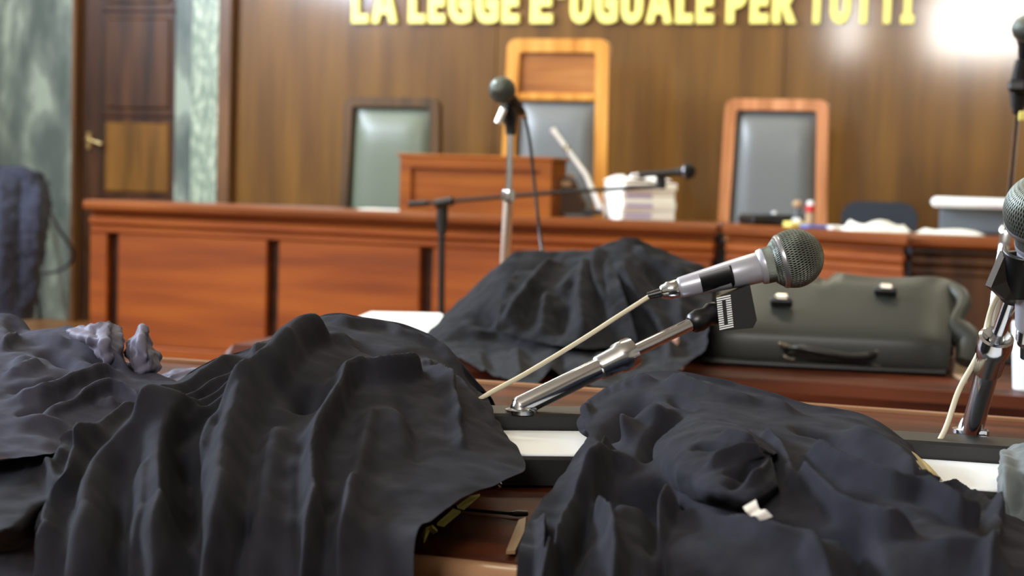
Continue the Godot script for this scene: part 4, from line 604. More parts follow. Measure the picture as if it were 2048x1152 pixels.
const ROBE_D_FOLDS := [
	[0.0048, 0.014, 0.5, [-0.7472, 0.9688, -1.0657, -0.7727, 0.9684, -1.1254, -0.7561, 0.97, -1.1277, -0.7408, 0.9705, -1.121, -0.7227, 0.9708, -1.1124, -0.7129, 0.969, -1.1137, -0.699, 0.9658, -1.1071, -0.6874, 0.9621, -1.1013, -0.6783, 0.9584, -1.1022, -0.6634, 0.9568, -1.094, -0.6475, 0.9565, -1.0856, -0.6401, 0.9555, -1.0872]],
	[0.0086, -0.022, 0, [-0.727, 0.9692, -1.0865, -0.7137, 0.9685, -1.0799, -0.6948, 0.967, -1.0688, -0.6735, 0.963, -1.0551, -0.6578, 0.959, -1.0457]],
	[0.0052, 0.012, 0.4, [-0.6905, 0.96, -0.9851, -0.6889, 0.9611, -0.9957, -0.6832, 0.9635, -1.004, -0.6832, 0.9649, -1.0197, -0.6861, 0.9655, -1.036]],
	[0.0076, 0.007, 0, [-0.7043, 0.9641, -1.0172, -0.7046, 0.9665, -1.0302, -0.7087, 0.9681, -1.0493]],
	[0.0051, -0.012, 0, [-0.6717, 0.9565, -0.9583, -0.6657, 0.957, -0.9625, -0.6576, 0.9578, -0.9689, -0.6506, 0.9587, -0.9758, -0.6504, 0.9588, -0.9975, -0.6518, 0.959, -1.0161]],
	[0.0051, 0.013, 0.4, [-0.6514, 0.9523, -0.9295, -0.6468, 0.9525, -0.9335, -0.6388, 0.9532, -0.9375, -0.6342, 0.9538, -0.9466, -0.6347, 0.9545, -0.962, -0.6368, 0.9557, -0.9805, -0.641, 0.9562, -1.0019, -0.6468, 0.9567, -1.0329, -0.6527, 0.9563, -1.0628, -0.6495, 0.9557, -1.0763, -0.6425, 0.9556, -1.0778]],
	[0.0041, -0.012, 0, [-0.6296, 0.9483, -0.9096, -0.625, 0.9486, -0.9135, -0.6203, 0.9486, -0.9216, -0.6183, 0.9486, -0.9335, -0.6208, 0.9501, -0.9582, -0.6257, 0.9513, -0.982]],
	[0.005, 0.012, 0.4, [-0.612, 0.9463, -0.9164, -0.6128, 0.9469, -0.9278, -0.615, 0.9476, -0.9459, -0.6173, 0.9484, -0.965, -0.6199, 0.9494, -0.9849, -0.622, 0.9506, -1.005, -0.6223, 0.9508, -1.0204, -0.6145, 0.9488, -1.0246, -0.6043, 0.9457, -1.0205, -0.5856, 0.9401, -1.0058]],
	[0.0087, 0.008, 0, [-0.6207, 0.9456, -0.8858, -0.6146, 0.9449, -0.8936, -0.6065, 0.944, -0.9043, -0.6014, 0.9431, -0.9134, -0.5981, 0.9415, -0.9262, -0.5966, 0.9401, -0.9366]],
	[0.0043, 0.008, 0, [-0.6142, 0.9484, -0.9965, -0.6059, 0.9463, -0.9963, -0.5992, 0.9437, -0.999]]]
const COLLAR_A_COLUMNS := 5
const COLLAR_A_SHAPE := [
	-0.7448, 0.9765, -1.1664, -0.7216, 0.9841, -1.1426, -0.7009, 0.9881, -1.1282, -0.7015, 0.9872, -1.149, -0.7012, 0.983, -1.1697,
	-0.7316, 0.9691, -1.1489, -0.6972, 0.9791, -1.1077, -0.6749, 0.9828, -1.0938, -0.6759, 0.9777, -1.1141, -0.6835, 0.9726, -1.1429,
	-0.715, 0.9633, -1.1325, -0.6854, 0.9684, -1.1, -0.665, 0.9684, -1.0853, -0.6619, 0.965, -1.0965, -0.6707, 0.9607, -1.1249,
	-0.6994, 0.9579, -1.1264, -0.6826, 0.9574, -1.1106, -0.6706, 0.9557, -1.1036, -0.6636, 0.9531, -1.1056, -0.6641, 0.9499, -1.1156]
const COLLAR_A_FOLDS := [
	[0.0036, 0.005, 0.5, [-0.6979, 0.9863, -1.1424, -0.6784, 0.9835, -1.1061, -0.6684, 0.9767, -1.087, -0.6642, 0.9671, -1.0861, -0.6685, 0.9574, -1.1002]],
	[0.0032, -0.005, 0, [-0.6985, 0.9877, -1.1244, -0.6849, 0.9834, -1.0999, -0.6816, 0.9752, -1.0939, -0.6768, 0.9676, -1.0933, -0.6769, 0.9608, -1.1012]],
	[0.0032, 0.008, 0, [-0.7398, 0.9761, -1.1601, -0.7049, 0.9778, -1.1163, -0.7175, 0.9694, -1.1326]],
	[0.0024, -0.004, 0, [-0.7063, 0.9834, -1.1221, -0.6914, 0.9839, -1.1072]],
	[0.0032, 0.004, 0, [-0.6986, 0.9826, -1.1615, -0.6843, 0.9774, -1.1362, -0.6698, 0.9702, -1.1118, -0.6636, 0.961, -1.1056, -0.6635, 0.9526, -1.1099]]]
const COLLAR_B_COLUMNS := 4
const COLLAR_B_SHAPE := [
	-0.6715, 0.9853, -1.1475, -0.6649, 0.9884, -1.1393, -0.6634, 0.9897, -1.1398, -0.6668, 0.9859, -1.149,
	-0.6746, 0.9718, -1.135, -0.6482, 0.9805, -1.1018, -0.6406, 0.9807, -1.1042, -0.65, 0.9735, -1.1322,
	-0.67, 0.9628, -1.1253, -0.6416, 0.9679, -1.0924, -0.626, 0.9706, -1.0869, -0.6379, 0.9648, -1.1248,
	-0.6476, 0.9536, -1.1, -0.6379, 0.9551, -1.0926, -0.6312, 0.9553, -1.0947, -0.6287, 0.9554, -1.1059]
const COLLAR_B_FOLDS := [
	[0.0036, 0.005, 0.4, [-0.6601, 0.9883, -1.1335, -0.6488, 0.9843, -1.1127, -0.638, 0.978, -1.0921, -0.6388, 0.9673, -1.0906, -0.6437, 0.9574, -1.0963]],
	[0.004, -0.004, 0, [-0.6498, 0.9828, -1.12, -0.6309, 0.9742, -1.0952, -0.6261, 0.9667, -1.0876, -0.6295, 0.9587, -1.0932]],
	[0.0024, -0.006, 0, [-0.6575, 0.975, -1.1115, -0.6544, 0.9677, -1.1065, -0.6554, 0.9594, -1.1085]]]
const LINING_COLUMNS := 4
const LINING_SHAPE := [
	-0.6713, 0.9426, -1.1758, -0.6602, 0.9464, -1.1795, -0.6462, 0.9497, -1.184, -0.6313, 0.9502, -1.1886,
	-0.6497, 0.9431, -1.1405, -0.6381, 0.9463, -1.1443, -0.6246, 0.9496, -1.1487, -0.6121, 0.9512, -1.1526,
	-0.6337, 0.9428, -1.1244, -0.6241, 0.9447, -1.1275, -0.6127, 0.9475, -1.1312, -0.6031, 0.949, -1.1342]
const LINING_FOLDS := [
	[0.0025, 0.005, 0, [-0.6404, 0.9442, -1.1363, -0.6359, 0.9465, -1.1426, -0.63, 0.9491, -1.1502, -0.6239, 0.9508, -1.1687]]]
const GREY_BAG_COLUMNS := 5
const GREY_BAG_SHAPE := [
	0.0101, 0.906, -1.1295, 0.0143, 0.906, -1.121, 0.0231, 0.906, -1.1136, 0.0365, 0.906, -1.1074, 0.0543, 0.906, -1.1024,
	0.0101, 0.9345, -1.0995, 0.0143, 0.9444, -1.091, 0.0231, 0.9496, -1.0836, 0.0365, 0.9523, -1.0774, 0.0543, 0.9523, -1.0724,
	0.0101, 0.9405, -1.0695, 0.0143, 0.9504, -1.061, 0.0231, 0.9556, -1.0536, 0.0365, 0.9583, -1.0474, 0.0543, 0.9583, -1.0424,
	0.0091, 0.9362, -1.0374, 0.0134, 0.9462, -1.0185, 0.0228, 0.9514, -1.0112, 0.0356, 0.9535, -1.0048, 0.0526, 0.9543, -0.9996,
	0.009, 0.9255, -1.0261, 0.0127, 0.9351, -1.0017, 0.0218, 0.9373, -0.9942, 0.0359, 0.9397, -0.9882, 0.0526, 0.9406, -0.9829,
	0.0099, 0.914, -1.0202, 0.0135, 0.9178, -0.9954, 0.0228, 0.9157, -0.9876, 0.037, 0.9153, -0.9814, 0.0536, 0.9151, -0.976]
const GREY_BAG_FOLDS := [
	[0.0031, 0.008, 0.3, [0.0142, 0.9499, -1.054, 0.0152, 0.9488, -1.0214, 0.0164, 0.943, -1.0027, 0.0165, 0.9365, -0.9971, 0.0163, 0.9289, -0.9937, 0.0161, 0.9232, -0.9929]],
	[0.0031, -0.012, 0, [0.0214, 0.9488, -1.0072, 0.0211, 0.945, -1.0007, 0.0208, 0.9388, -0.9963, 0.0206, 0.9328, -0.9928, 0.0201, 0.9244, -0.9907, 0.0198, 0.9181, -0.9897]]]
const COAT_COLUMNS := 5
const COAT_SHAPE := [
	-6.0836, 1.0502, -8.3565, -5.9066, 1.0797, -8.3604, -5.7592, 1.0782, -8.4054, -5.669, 1.0477, -8.4831, -5.6703, 0.9864, -8.5829,
	-5.9764, 0.7779, -8.2116, -5.7702, 0.786, -8.1704, -5.6254, 0.7755, -8.2139, -5.5675, 0.7603, -8.3353, -5.624, 0.7547, -8.5273,
	-5.9613, 0.4742, -8.1934, -5.7552, 0.4854, -8.1525, -5.6249, 0.4744, -8.1915, -5.5822, 0.4708, -8.3091, -5.6569, 0.4586, -8.495,
	-5.9759, 0.141, -8.2164, -5.769, 0.1497, -8.1755, -5.6529, 0.1473, -8.2108, -5.6392, 0.1455, -8.3197, -5.6945, 0.1376, -8.4594]
const COAT_FOLDS := [
	[0.0366, 0.05, 0.3, [-5.8557, 1.041, -8.3393, -5.8249, 0.9893, -8.3018, -5.776, 0.9174, -8.2413, -5.7382, 0.8289, -8.196, -5.7109, 0.7281, -8.1615, -5.7055, 0.6679, -8.1535, -5.7061, 0.5963, -8.1528, -5.7095, 0.5178, -8.155, -5.7133, 0.4371, -8.1572, -5.718, 0.3586, -8.1605, -5.7242, 0.2867, -8.1661, -5.7308, 0.2262, -8.1728, -5.7337, 0.1821, -8.175]],
	[0.0305, -0.05, 0, [-5.7224, 1.0299, -8.3781, -5.7044, 0.981, -8.3477, -5.6751, 0.9129, -8.2991, -5.6404, 0.8288, -8.2421, -5.6169, 0.7308, -8.202, -5.6125, 0.6713, -8.193, -5.6142, 0.5998, -8.1928, -5.6195, 0.5211, -8.1979, -5.6212, 0.4403, -8.1977, -5.627, 0.3612, -8.2037, -5.6342, 0.2887, -8.2119, -5.6399, 0.2278, -8.2185, -5.6422, 0.1836, -8.2204]],
	[0.0274, 0.04, 0, [-5.6441, 0.9711, -8.4204, -5.6213, 0.9185, -8.3822, -5.5914, 0.8396, -8.3312, -5.5703, 0.7307, -8.2877, -5.5689, 0.6672, -8.2775, -5.5697, 0.5888, -8.2681, -5.5817, 0.5015, -8.274, -5.5929, 0.413, -8.2784, -5.6086, 0.3295, -8.2901, -5.6185, 0.2593, -8.2952, -5.6271, 0.209, -8.3009]]]
const TAG_COLUMNS := 3
const TAG_SHAPE := [
	-0.1139, 0.958, -0.7784, -0.1109, 0.9601, -0.7794, -0.1079, 0.962, -0.7805,
	-0.112, 0.9558, -0.7777, -0.1094, 0.9576, -0.7786, -0.1069, 0.9595, -0.7796,
	-0.11, 0.9535, -0.7803, -0.1079, 0.9548, -0.781, -0.1056, 0.9566, -0.7818,
	-0.1073, 0.9544, -0.777, -0.105, 0.9557, -0.7778, -0.1027, 0.9577, -0.7786,
	-0.1055, 0.9518, -0.7794, -0.1025, 0.9526, -0.7804, -0.0994, 0.954, -0.7814]
const TAG_FOLDS := [
]
const LABEL_COLUMNS := 3
const LABEL_SHAPE := [
	-0.0465, 0.9444, -1.0743, -0.0439, 0.9409, -1.0847, -0.041, 0.9397, -1.079,
	-0.0396, 0.9454, -1.0156, -0.0381, 0.937, -1.0661, -0.0338, 0.9369, -1.0651,
	-0.0319, 0.9541, -0.9136, -0.0308, 0.9316, -1.0418, -0.0244, 0.933, -1.0356]
const LABEL_FOLDS := [
]

# ---- builders -----------------------------------------------------------
func rounded(x0: float, x1: float, y0: float, y1: float, r: float, taper := 0.0, steps := 5) -> Array:
	# outline from bottom left, up, over the top with round corners, down to bottom right
	var o := [Vector2(x0 - taper, y0)]
	for k in steps + 1:
		var a := PI - PI / 2 * k / steps
		o.append(Vector2(x0 + r + cos(a) * r, y1 - r + sin(a) * r))
	for k in steps + 1:
		var a := PI / 2 - PI / 2 * k / steps
		o.append(Vector2(x1 - r + cos(a) * r, y1 - r + sin(a) * r))
	o.append(Vector2(x1 + taper, y0))
	return o

func high_chair(label: String, at: Vector3, w: float, top: float, border: float, wood_m: Material, hide: Material, crest: float, turn: float) -> void:
	var c := thing("high_backed_chair", label, "chair", at, turn, "judges' chairs behind the bench")
	var y0 := 0.42
	var outer := rounded(-w / 2, w / 2, y0, top, 0.055, 0.03)
	var inner := rounded(-w / 2 + border, w / 2 - border, y0, top - border, 0.02, 0.03)
	part("back_frame", Shape.new().frame(outer, inner, -0.035, 0.035, outer.size() - 1), wood_m, c)
	var pad_top := top - border
	if crest > 0.0:
		pad_top = top - border - crest
		part("crest_panel", Shape.new().box(Vector3(0, pad_top + crest / 2, -0.008), Vector3(w - border * 1.9, crest, 0.03), 0.006), M.chair_panel, c)
		part("crest_rail", Shape.new().box(Vector3(0, pad_top + 0.015, 0.012), Vector3(w - border * 1.9, 0.045, 0.04), 0.01), wood_m, c)
	# the padded back swells towards the sitter
	var rows := []
	for i in 15:
		var row := PackedVector3Array()
		var t := i / 14.0
		for j in 15:
			var s := j / 14.0 * 2.0 - 1.0
			var e := (1.0 - pow(absf(s), 5.0)) * (1.0 - pow(absf(t * 2.0 - 1.0), 7.0))
			row.append(Vector3(s * (w / 2 - border + 0.028 * (1.0 - t)), lerpf(y0, pad_top, t), -0.01 + 0.055 * e))
		rows.append(row)
	part("back_pad", Shape.new().sheet(rows, Vector3(0, 0, 1)), hide, c)
	part("back_board", Shape.new().box(Vector3(0, (y0 + pad_top) / 2, -0.022), Vector3(w - border * 2.0, pad_top - y0, 0.02)), wood_m, c)
	part("seat", Shape.new().box(Vector3(0, 0.42, 0.24), Vector3(w * 0.94, 0.11, 0.5), 0.03), hide, c)
	for s in [-1, 1]:
		part("arm", Shape.new().box(Vector3(s * w * 0.47, 0.66, 0.24), Vector3(0.06, 0.04, 0.46), 0.012).box(Vector3(s * w * 0.47, 0.55, 0.42), Vector3(0.05, 0.2, 0.05), 0.008), wood_m, c)
		for z in [0.02, 0.45]:
			part("leg", Shape.new().box(Vector3(s * w * 0.43, 0.185, z), Vector3(0.055, 0.37, 0.055), 0.006), wood_m, c)

# a stage microphone: ball is the middle of the grille, tail where the cable enters
func microphone(label: String, ball: Vector3, tail: Vector3, r: float, body_m: Material, fine: bool, grille_m: Material) -> Node3D:
	var axis := (tail - ball).normalized()
	var l := ball.distance_to(tail)
	var mic := thing("microphone", label, "microphone", ball, 0.0, "stage microphones")
	var seg := 48 if fine else 24
	# dark foam inside the wire
	var core := []
	for k in 15:
		var a := PI * k / 14.0 * 0.80
		core.append(Vector2(-cos(a) * r * 0.945, sin(a) * r * 0.945))
	core.append(Vector2(r * 1.15, r * 0.58))
	obj("foam", Shape.new().lathe(ball, axis, core, seg), M.foam, mic)
	var grille := Shape.new()
	var u := axis.cross(Vector3.UP).normalized()
	var w := axis.cross(u)
	var count := 72 if fine else 30
	var reach := 0.79
	var wire := r * (0.019 if fine else 0.04)
	for k in count:
		for way in [-1, 1]:
			var pts := []
			for q in 19:
				var a := PI * (0.03 + (reach - 0.03) * q / 18.0)
				var b: float = TAU * k / count + way * q * 0.045
				var d := u * cos(b) + w * sin(b)
				pts.append(ball - axis * cos(a) * r + d * sin(a) * r)
			if fine:
				var last: Vector3 = pts[-1]
				var d2 := (last - ball - axis * (last - ball).dot(axis)).normalized()
				pts.append(ball + axis * r * 1.12 + d2 * r * 0.6)
			grille.tube(pts, wire, 4, false)
	obj("grille", grille, grille_m, mic)
	obj("grille_band", Shape.new().lathe(ball, axis, [Vector2(r * 0.40, r * 0.90), Vector2(r * 0.41, r * 0.945), Vector2(r * 0.45, r * 0.945), Vector2(r * 0.54, r * 0.895), Vector2(r * 0.56, r * 0.83)], seg), M.band, mic)
	obj("collar", Shape.new().lathe(ball, axis, [Vector2(r * 1.05, r * 0.5), Vector2(r * 1.06, r * 0.63), Vector2(r * 1.2, r * 0.6), Vector2(r * 1.26, r * 0.53)], seg), body_m, mic)
	obj("body", Shape.new().lathe(ball, axis, [Vector2(r * 1.2, r * 0.50), Vector2(r * 1.3, r * 0.535), Vector2(r * 2.1, r * 0.50), Vector2(r * 3.2, r * 0.42), Vector2(l * 0.85, r * 0.36), Vector2(l * 0.86, r * 0.34), Vector2(l * 0.87, r * 0.3)], seg), body_m, mic)
	obj("connector", Shape.new().lathe(ball, axis, [Vector2(l * 0.86, r * 0.27), Vector2(l * 0.87, r * 0.31), Vector2(l * 0.95, r * 0.31), Vector2(l * 0.96, r * 0.27), Vector2(l * 0.99, r * 0.25), Vector2(l, r * 0.2), Vector2(l, 0.0)], seg), M.chrome, mic)
	obj("cable_boot", Shape.new().lathe(ball, axis, [Vector2(l * 0.995, r * 0.16), Vector2(l * 1.1, r * 0.12), Vector2(l * 1.1, 0.0)], 16), M.black, mic)
	return mic

func curve(pts: Array, k := 6) -> Array:
	var out := []
	for i in pts.size() - 1:
		for s in k:
			out.append(spline(pts[maxi(i - 1, 0)], pts[i], pts[i + 1], pts[mini(i + 2, pts.size() - 1)], float(s) / k))
	out.append(pts[-1])
	return out

# the black desk unit with a white front plate and the chrome arm that carries a microphone
func desk_stand(label: String, at: Vector3, turn: float, foot: Vector3, knee: Vector3, swivel: Vector3, group: String, r: float) -> Node3D:
	var st := thing("microphone_stand", label, "microphone stand", at, 0.0, group)
	var b := Basis(Vector3.UP, turn)
	var unit := obj("base", Shape.new().box(at + b * Vector3(0, 0.011, 0.05), Vector3(0.125, 0.022, 0.15), 0.002, b).box(at + b * Vector3(0, 0.028, -0.004), Vector3(0.125, 0.016, 0.045), 0.002, b), M.unit_black, st)
	obj("name_plate", Shape.new().box(at + b * Vector3(0, 0.0226, 0.0715), Vector3(0.121, 0.0024, 0.1), 0.0008, b), M.white_plastic, unit)
	obj("print", Shape.new().box(at + b * Vector3(0.042, 0.0239, 0.115), Vector3(0.022, 0.0003, 0.0012), 0.0001, b), M.black, unit)
	var d := (knee - foot).normalized()
	obj("foot_nut", Shape.new().lathe(Vector3(foot.x, at.y + 0.035, foot.z), Vector3.UP, [Vector2(0, 0.0), Vector2(0, 0.0125), Vector2(0.003, 0.0125), Vector2(0.004, 0.009), Vector2(0.009, 0.007), Vector2(0.012, 0.005)], 24), M.chrome, st)
	obj("lower_tube", Shape.new().lathe(foot, d, [Vector2(-0.004, 0), Vector2(-0.004, r * 0.9), Vector2(-0.002, r), Vector2(foot.distance_to(knee), r)], 28), M.chrome, st)
	obj("clutch", Shape.new().lathe(knee, d, [Vector2(-0.022, r * 1.0), Vector2(-0.020, r * 1.22), Vector2(-0.004, r * 1.3), Vector2(-0.002, r * 1.5), Vector2(0.006, r * 1.55), Vector2(0.012, r * 1.5), Vector2(0.013, r * 1.25), Vector2(0.008, r * 0.7)], 28), M.chrome, st)
	obj("upper_tube", Shape.new().tube([knee, swivel], r * 0.62, 20), M.chrome, st)
	obj("swivel", Shape.new().lathe(swivel, (swivel - knee).normalized(), [Vector2(-0.012, r * 0.7), Vector2(-0.010, r * 1.0), Vector2(-0.003, r * 1.15), Vector2(0.004, r * 0.95), Vector2(0.009, r * 1.2), Vector2(0.014, r * 1.05), Vector2(0.017, 0)], 24), M.black, st)
	return st

# a stretch of the bench in its own axes: x along it from 0 to l, front at z = 0
func bench(called: String, label: String, at: Vector3, turn: float, l: float, panels: Array, front_m: Material) -> Node3D:
	var b := thing(called, label, "bench", at)
	# a wing is mitred: it turns along its length while its ends stay square to the room
	b.transform.basis = Basis(Vector3(cos(turn), 0, sin(-turn)), Vector3.UP, Vector3(0, 0, 1))
	var top := 0.91
	part("top", Shape.new().box(Vector3(l / 2, top - 0.0275, -0.19), Vector3(l, 0.055, 0.44), 0.014), M.bench_top, b)
	part("moulding", Shape.new().box(Vector3(l / 2, top - 0.07, -0.21), Vector3(l - 0.06, 0.03, 0.36), 0.004), front_m, b)
	part("moulding", Shape.new().box(Vector3(l / 2, top - 0.115, -0.20), Vector3(l - 0.04, 0.05, 0.39), 0.014), front_m, b)
	part("moulding", Shape.new().box(Vector3(l / 2, top - 0.162, -0.205), Vector3(l - 0.05, 0.04, 0.37), 0.008), front_m, b)
	part("carcass", Shape.new().box(Vector3(l / 2, 0.39, -0.24), Vector3(l - 0.06, 0.76, 0.32), 0.003), M.bench_recess_shade, b)
	part("plinth", Shape.new().box(Vector3(l / 2, 0.05, -0.20), Vector3(l - 0.03, 0.1, 0.38), 0.006), front_m, b)
	for p in panels:
		part("panel", Shape.new().box(Vector3((p[0] + p[1]) / 2, 0.415, -0.055), Vector3(p[1] - p[0], 0.63, 0.05), 0.006), front_m, b)
	return b

func unseen_window(n: int, at: Vector3, turn: float, w: float, h: float, energy: float, bars: int, c: Color) -> void:  # out of view; a glowing pane with an area light, no opening behind
	var win := Node3D.new()
	win.name = "unseen_window_%d" % n
	win.set_meta("kind", "structure")
	add_child(win)
	win.position = at
	win.rotation.y = turn
	var o := [Vector2(-w / 2 - 0.08, -0.08), Vector2(-w / 2 - 0.08, h + 0.08), Vector2(w / 2 + 0.08, h + 0.08), Vector2(w / 2 + 0.08, -0.08)]
	var i := [Vector2(-w / 2, 0), Vector2(-w / 2, h), Vector2(w / 2, h), Vector2(w / 2, 0)]
	part("window_frame", Shape.new().frame(o, i, 0.005, 0.07), M.window_frame, win)
	for k in bars:
		part("mullion", Shape.new().box(Vector3(-w / 2 + w * (k + 1.0) / (bars + 1), h / 2, 0.035), Vector3(0.04, h, 0.05)), M.window_frame, win)
	for k in bars + 1:
		part("window_pane", Shape.new().box(Vector3(-w / 2 + w * (k + 0.5) / (bars + 1), h / 2, 0.012), Vector3(w / (bars + 1) - 0.04, h, 0.008), 0.001), M.window_glow, win)
	var a := AreaLight3D.new()
	a.name = "unseen_window_light"
	a.area_size = Vector2(w, h)
	a.light_energy = energy
	a.light_color = c
	a.shadow_enabled = true
	a.area_range = 30.0
	a.area_attenuation = 2.0
	win.add_child(a)
	a.position = Vector3(0, h / 2, 0.075)
	a.rotation.y = PI

func unseen_ceiling_lamp(label: String, at: Vector3, w: float, l: float, energy: float, c: Color) -> void:  # out of view, placed to light bench, wall and desks from above
	var lamp := thing("unseen_ceiling_light", label, "ceiling light", at, 0.0, "unseen ceiling light panels")
	var o := [Vector2(-w / 2 - 0.03, -l / 2 - 0.03), Vector2(-w / 2 - 0.03, l / 2 + 0.03), Vector2(w / 2 + 0.03, l / 2 + 0.03), Vector2(w / 2 + 0.03, -l / 2 - 0.03)]
	var i := [Vector2(-w / 2, -l / 2), Vector2(-w / 2, l / 2), Vector2(w / 2, l / 2), Vector2(w / 2, -l / 2)]
	var fr := part("frame", Shape.new().frame(o, i, -0.01, 0.05), M.window_frame, lamp)
	fr.rotation.x = PI / 2
	part("diffuser", Shape.new().box(Vector3(0, -0.02, 0), Vector3(w, 0.02, l), 0.002), M.lamp_glow, lamp)
	var a := AreaLight3D.new()
	a.name = "unseen_panel_light"
	a.area_size = Vector2(w, l)
	a.area_range = 30.0
	a.area_attenuation = 2.0
	a.light_energy = energy
	a.light_color = c
	a.shadow_enabled = true
	lamp.add_child(a)
	a.position = Vector3(0, -0.06, 0)
	a.rotation.x = -PI / 2

func materials() -> void:
	M.wall_wood = wood(Color(0.345, 0.222, 0.06), Color(0.405, 0.27, 0.075), Color(0.455, 0.31, 0.10), 1, 0.42, 1.0, 0.11, 3, 2.2)
	M.bench_wood = wood(Color(0.42, 0.19, 0.03), Color(0.49, 0.235, 0.04), Color(0.54, 0.28, 0.06), 0, 0.5, 0.08, 0.3, 11, 3.0)
	M.bench_wood.metallic_specular = 0.35
	M.bench_top = wood(Color(0.38, 0.19, 0.06), Color(0.46, 0.24, 0.085), Color(0.52, 0.29, 0.12), 0, 0.35, 0.4, 0.2, 14, 3.0)
	M.bench_recess_shade = wood(Color(0.14, 0.06, 0.03), Color(0.20, 0.09, 0.04), Color(0.25, 0.12, 0.05), 0, 0.45, 0.2, 0.3, 15, 3.0)  # dark copy of the bench wood: recess shade put into the colour
	M.desk_wood = wood(Color(0.20, 0.085, 0.04), Color(0.30, 0.13, 0.06), Color(0.36, 0.17, 0.08), 0, 0.55, 0.1, 0.2, 21, 9.0)
	M.desk_wood.metallic_specular = 0.22
	M.desk_edge_lit = wood(Color(0.50, 0.36, 0.25), Color(0.60, 0.44, 0.32), Color(0.66, 0.51, 0.39), 0, 0.35, 0.4, 0.2, 23, 9.0)  # highlight along the desk edges, put into a paler wood colour
	M.chair_wood = wood(Color(0.66, 0.42, 0.16), Color(0.78, 0.54, 0.24), Color(0.84, 0.62, 0.32), 1, 0.32, 0.5, 0.2, 31, 4.0)
	M.chair_wood_red = wood(Color(0.60, 0.38, 0.22), Color(0.74, 0.49, 0.32), Color(0.80, 0.57, 0.40), 1, 0.32, 0.5, 0.2, 33, 4.0)
	M.chair_wood_dark = wood(Color(0.22, 0.16, 0.09), Color(0.31, 0.22, 0.12), Color(0.36, 0.26, 0.15), 1, 0.4, 0.3, 0.25, 35, 4.0)
	M.chair_panel = wood(Color(0.50, 0.30, 0.13), Color(0.60, 0.38, 0.18), Color(0.66, 0.45, 0.24), 0, 0.4, 0.3, 0.25, 37, 4.0)
	M.lectern_wood = wood(Color(0.44, 0.22, 0.05), Color(0.51, 0.27, 0.065), Color(0.57, 0.32, 0.09), 0, 0.4, 0.3, 0.25, 39, 4.0)
	M.door_wood = wood(Color(0.15, 0.085, 0.04), Color(0.24, 0.14, 0.07), Color(0.31, 0.19, 0.09), 1, 0.42, 0.25, 0.3, 41, 3.0)
	M.door_panel = wood(Color(0.32, 0.21, 0.06), Color(0.42, 0.28, 0.09), Color(0.48, 0.33, 0.12), 1, 0.42, 0.25, 0.3, 43, 3.0)
	M.trim_wood = wood(Color(0.30, 0.20, 0.12), Color(0.40, 0.28, 0.18), Color(0.46, 0.33, 0.22), 1, 0.4, 0.3, 0.25, 45, 3.0)
	M.parquet = wood(Color(0.42, 0.27, 0.13), Color(0.55, 0.36, 0.18), Color(0.62, 0.43, 0.23), 0, 0.4, 0.3, 0.2, 47, 3.0)
	M.marble = plain(Color.WHITE, 0.25)
	M.marble.albedo_texture = noise_texture(51, 0.008, 5, ramp_of([[0.2, Color(0.33, 0.37, 0.36)], [0.45, Color(0.40, 0.44, 0.42)], [0.6, Color(0.46, 0.50, 0.47)], [0.78, Color(0.58, 0.63, 0.58)]]), 512, 30.0)
	M.marble.uv1_triplanar = true
	M.marble.uv1_world_triplanar = true
	M.marble.uv1_scale = Vector3(0.9, 0.32, 0.9)
	M.marble_lit = plain(Color.WHITE, 0.25)  # pilaster face: its bright reflections put into a paler marble
	M.marble_lit.albedo_texture = noise_texture(57, 0.012, 5, ramp_of([[0.2, Color(0.46, 0.52, 0.47)], [0.5, Color(0.55, 0.61, 0.55)], [0.7, Color(0.63, 0.68, 0.61)], [0.85, Color(0.80, 0.83, 0.76)]]), 512, 30.0)
	M.marble_lit.uv1_triplanar = true
	M.marble_lit.uv1_world_triplanar = true
	M.marble_lit.uv1_scale = Vector3(3.2, 1.3, 3.2)
	M.plaster = plain(Color(0.58, 0.54, 0.47), 0.9)
	M.ceiling = plain(Color(0.66, 0.64, 0.58), 0.9)
	M.robe = cloth(Color(0.135, 0.135, 0.16), 0.03, 61)
	M.robe_far = cloth(Color(0.13, 0.13, 0.145), 0.05, 63)
	M.robe_grey = cloth(Color(0.22, 0.22, 0.27), 0.04, 64)
	M.satin = cloth(Color(0.40, 0.385, 0.45), 0.05, 65)
	M.satin.roughness = 0.5
	M.grey_cloth = cloth(Color(0.40, 0.42, 0.42), 0.25, 67)
	M.coat_cloth = cloth(Color(0.20, 0.21, 0.27), 0.2, 69)
	M.foam = plain(Color(0.09, 0.09, 0.09), 0.95)
	M.wire = plain(Color(0.46, 0.48, 0.45), 0.42, 0.8)
	M.wire_silver = plain(Color(0.62, 0.62, 0.66), 0.4, 0.85)
	M.band = plain(Color(0.62, 0.62, 0.64), 0.3, 0.8)
	M.mic_body = plain(Color(0.66, 0.66, 0.70), 0.36, 0.4)
	M.mic_body_dark = plain(Color(0.10, 0.105, 0.11), 0.45, 0.2)
	M.chrome = plain(Color(0.80, 0.81, 0.83), 0.16, 1.0)
	M.brushed = plain(Color(0.86, 0.86, 0.85), 0.4, 0.75)
	M.black = plain(Color(0.045, 0.045, 0.05), 0.38)
	M.unit_black = plain(Color(0.05, 0.05, 0.055), 0.5)
	M.white_plastic = plain(Color(0.92, 0.93, 0.94), 0.4)
	M.paper = plain(Color(0.94, 0.94, 0.92), 0.8)
	M.paper_lilac = plain(Color(0.70, 0.66, 0.80), 0.8)
	M.paper_yellow = plain(Color(0.90, 0.84, 0.45), 0.8)
	M.paper_blue = plain(Color(0.30, 0.42, 0.72), 0.7)
	M.paper_pink = plain(Color(0.80, 0.62, 0.58), 0.8)
	M.paper_beige = plain(Color(0.66, 0.55, 0.44), 0.8)
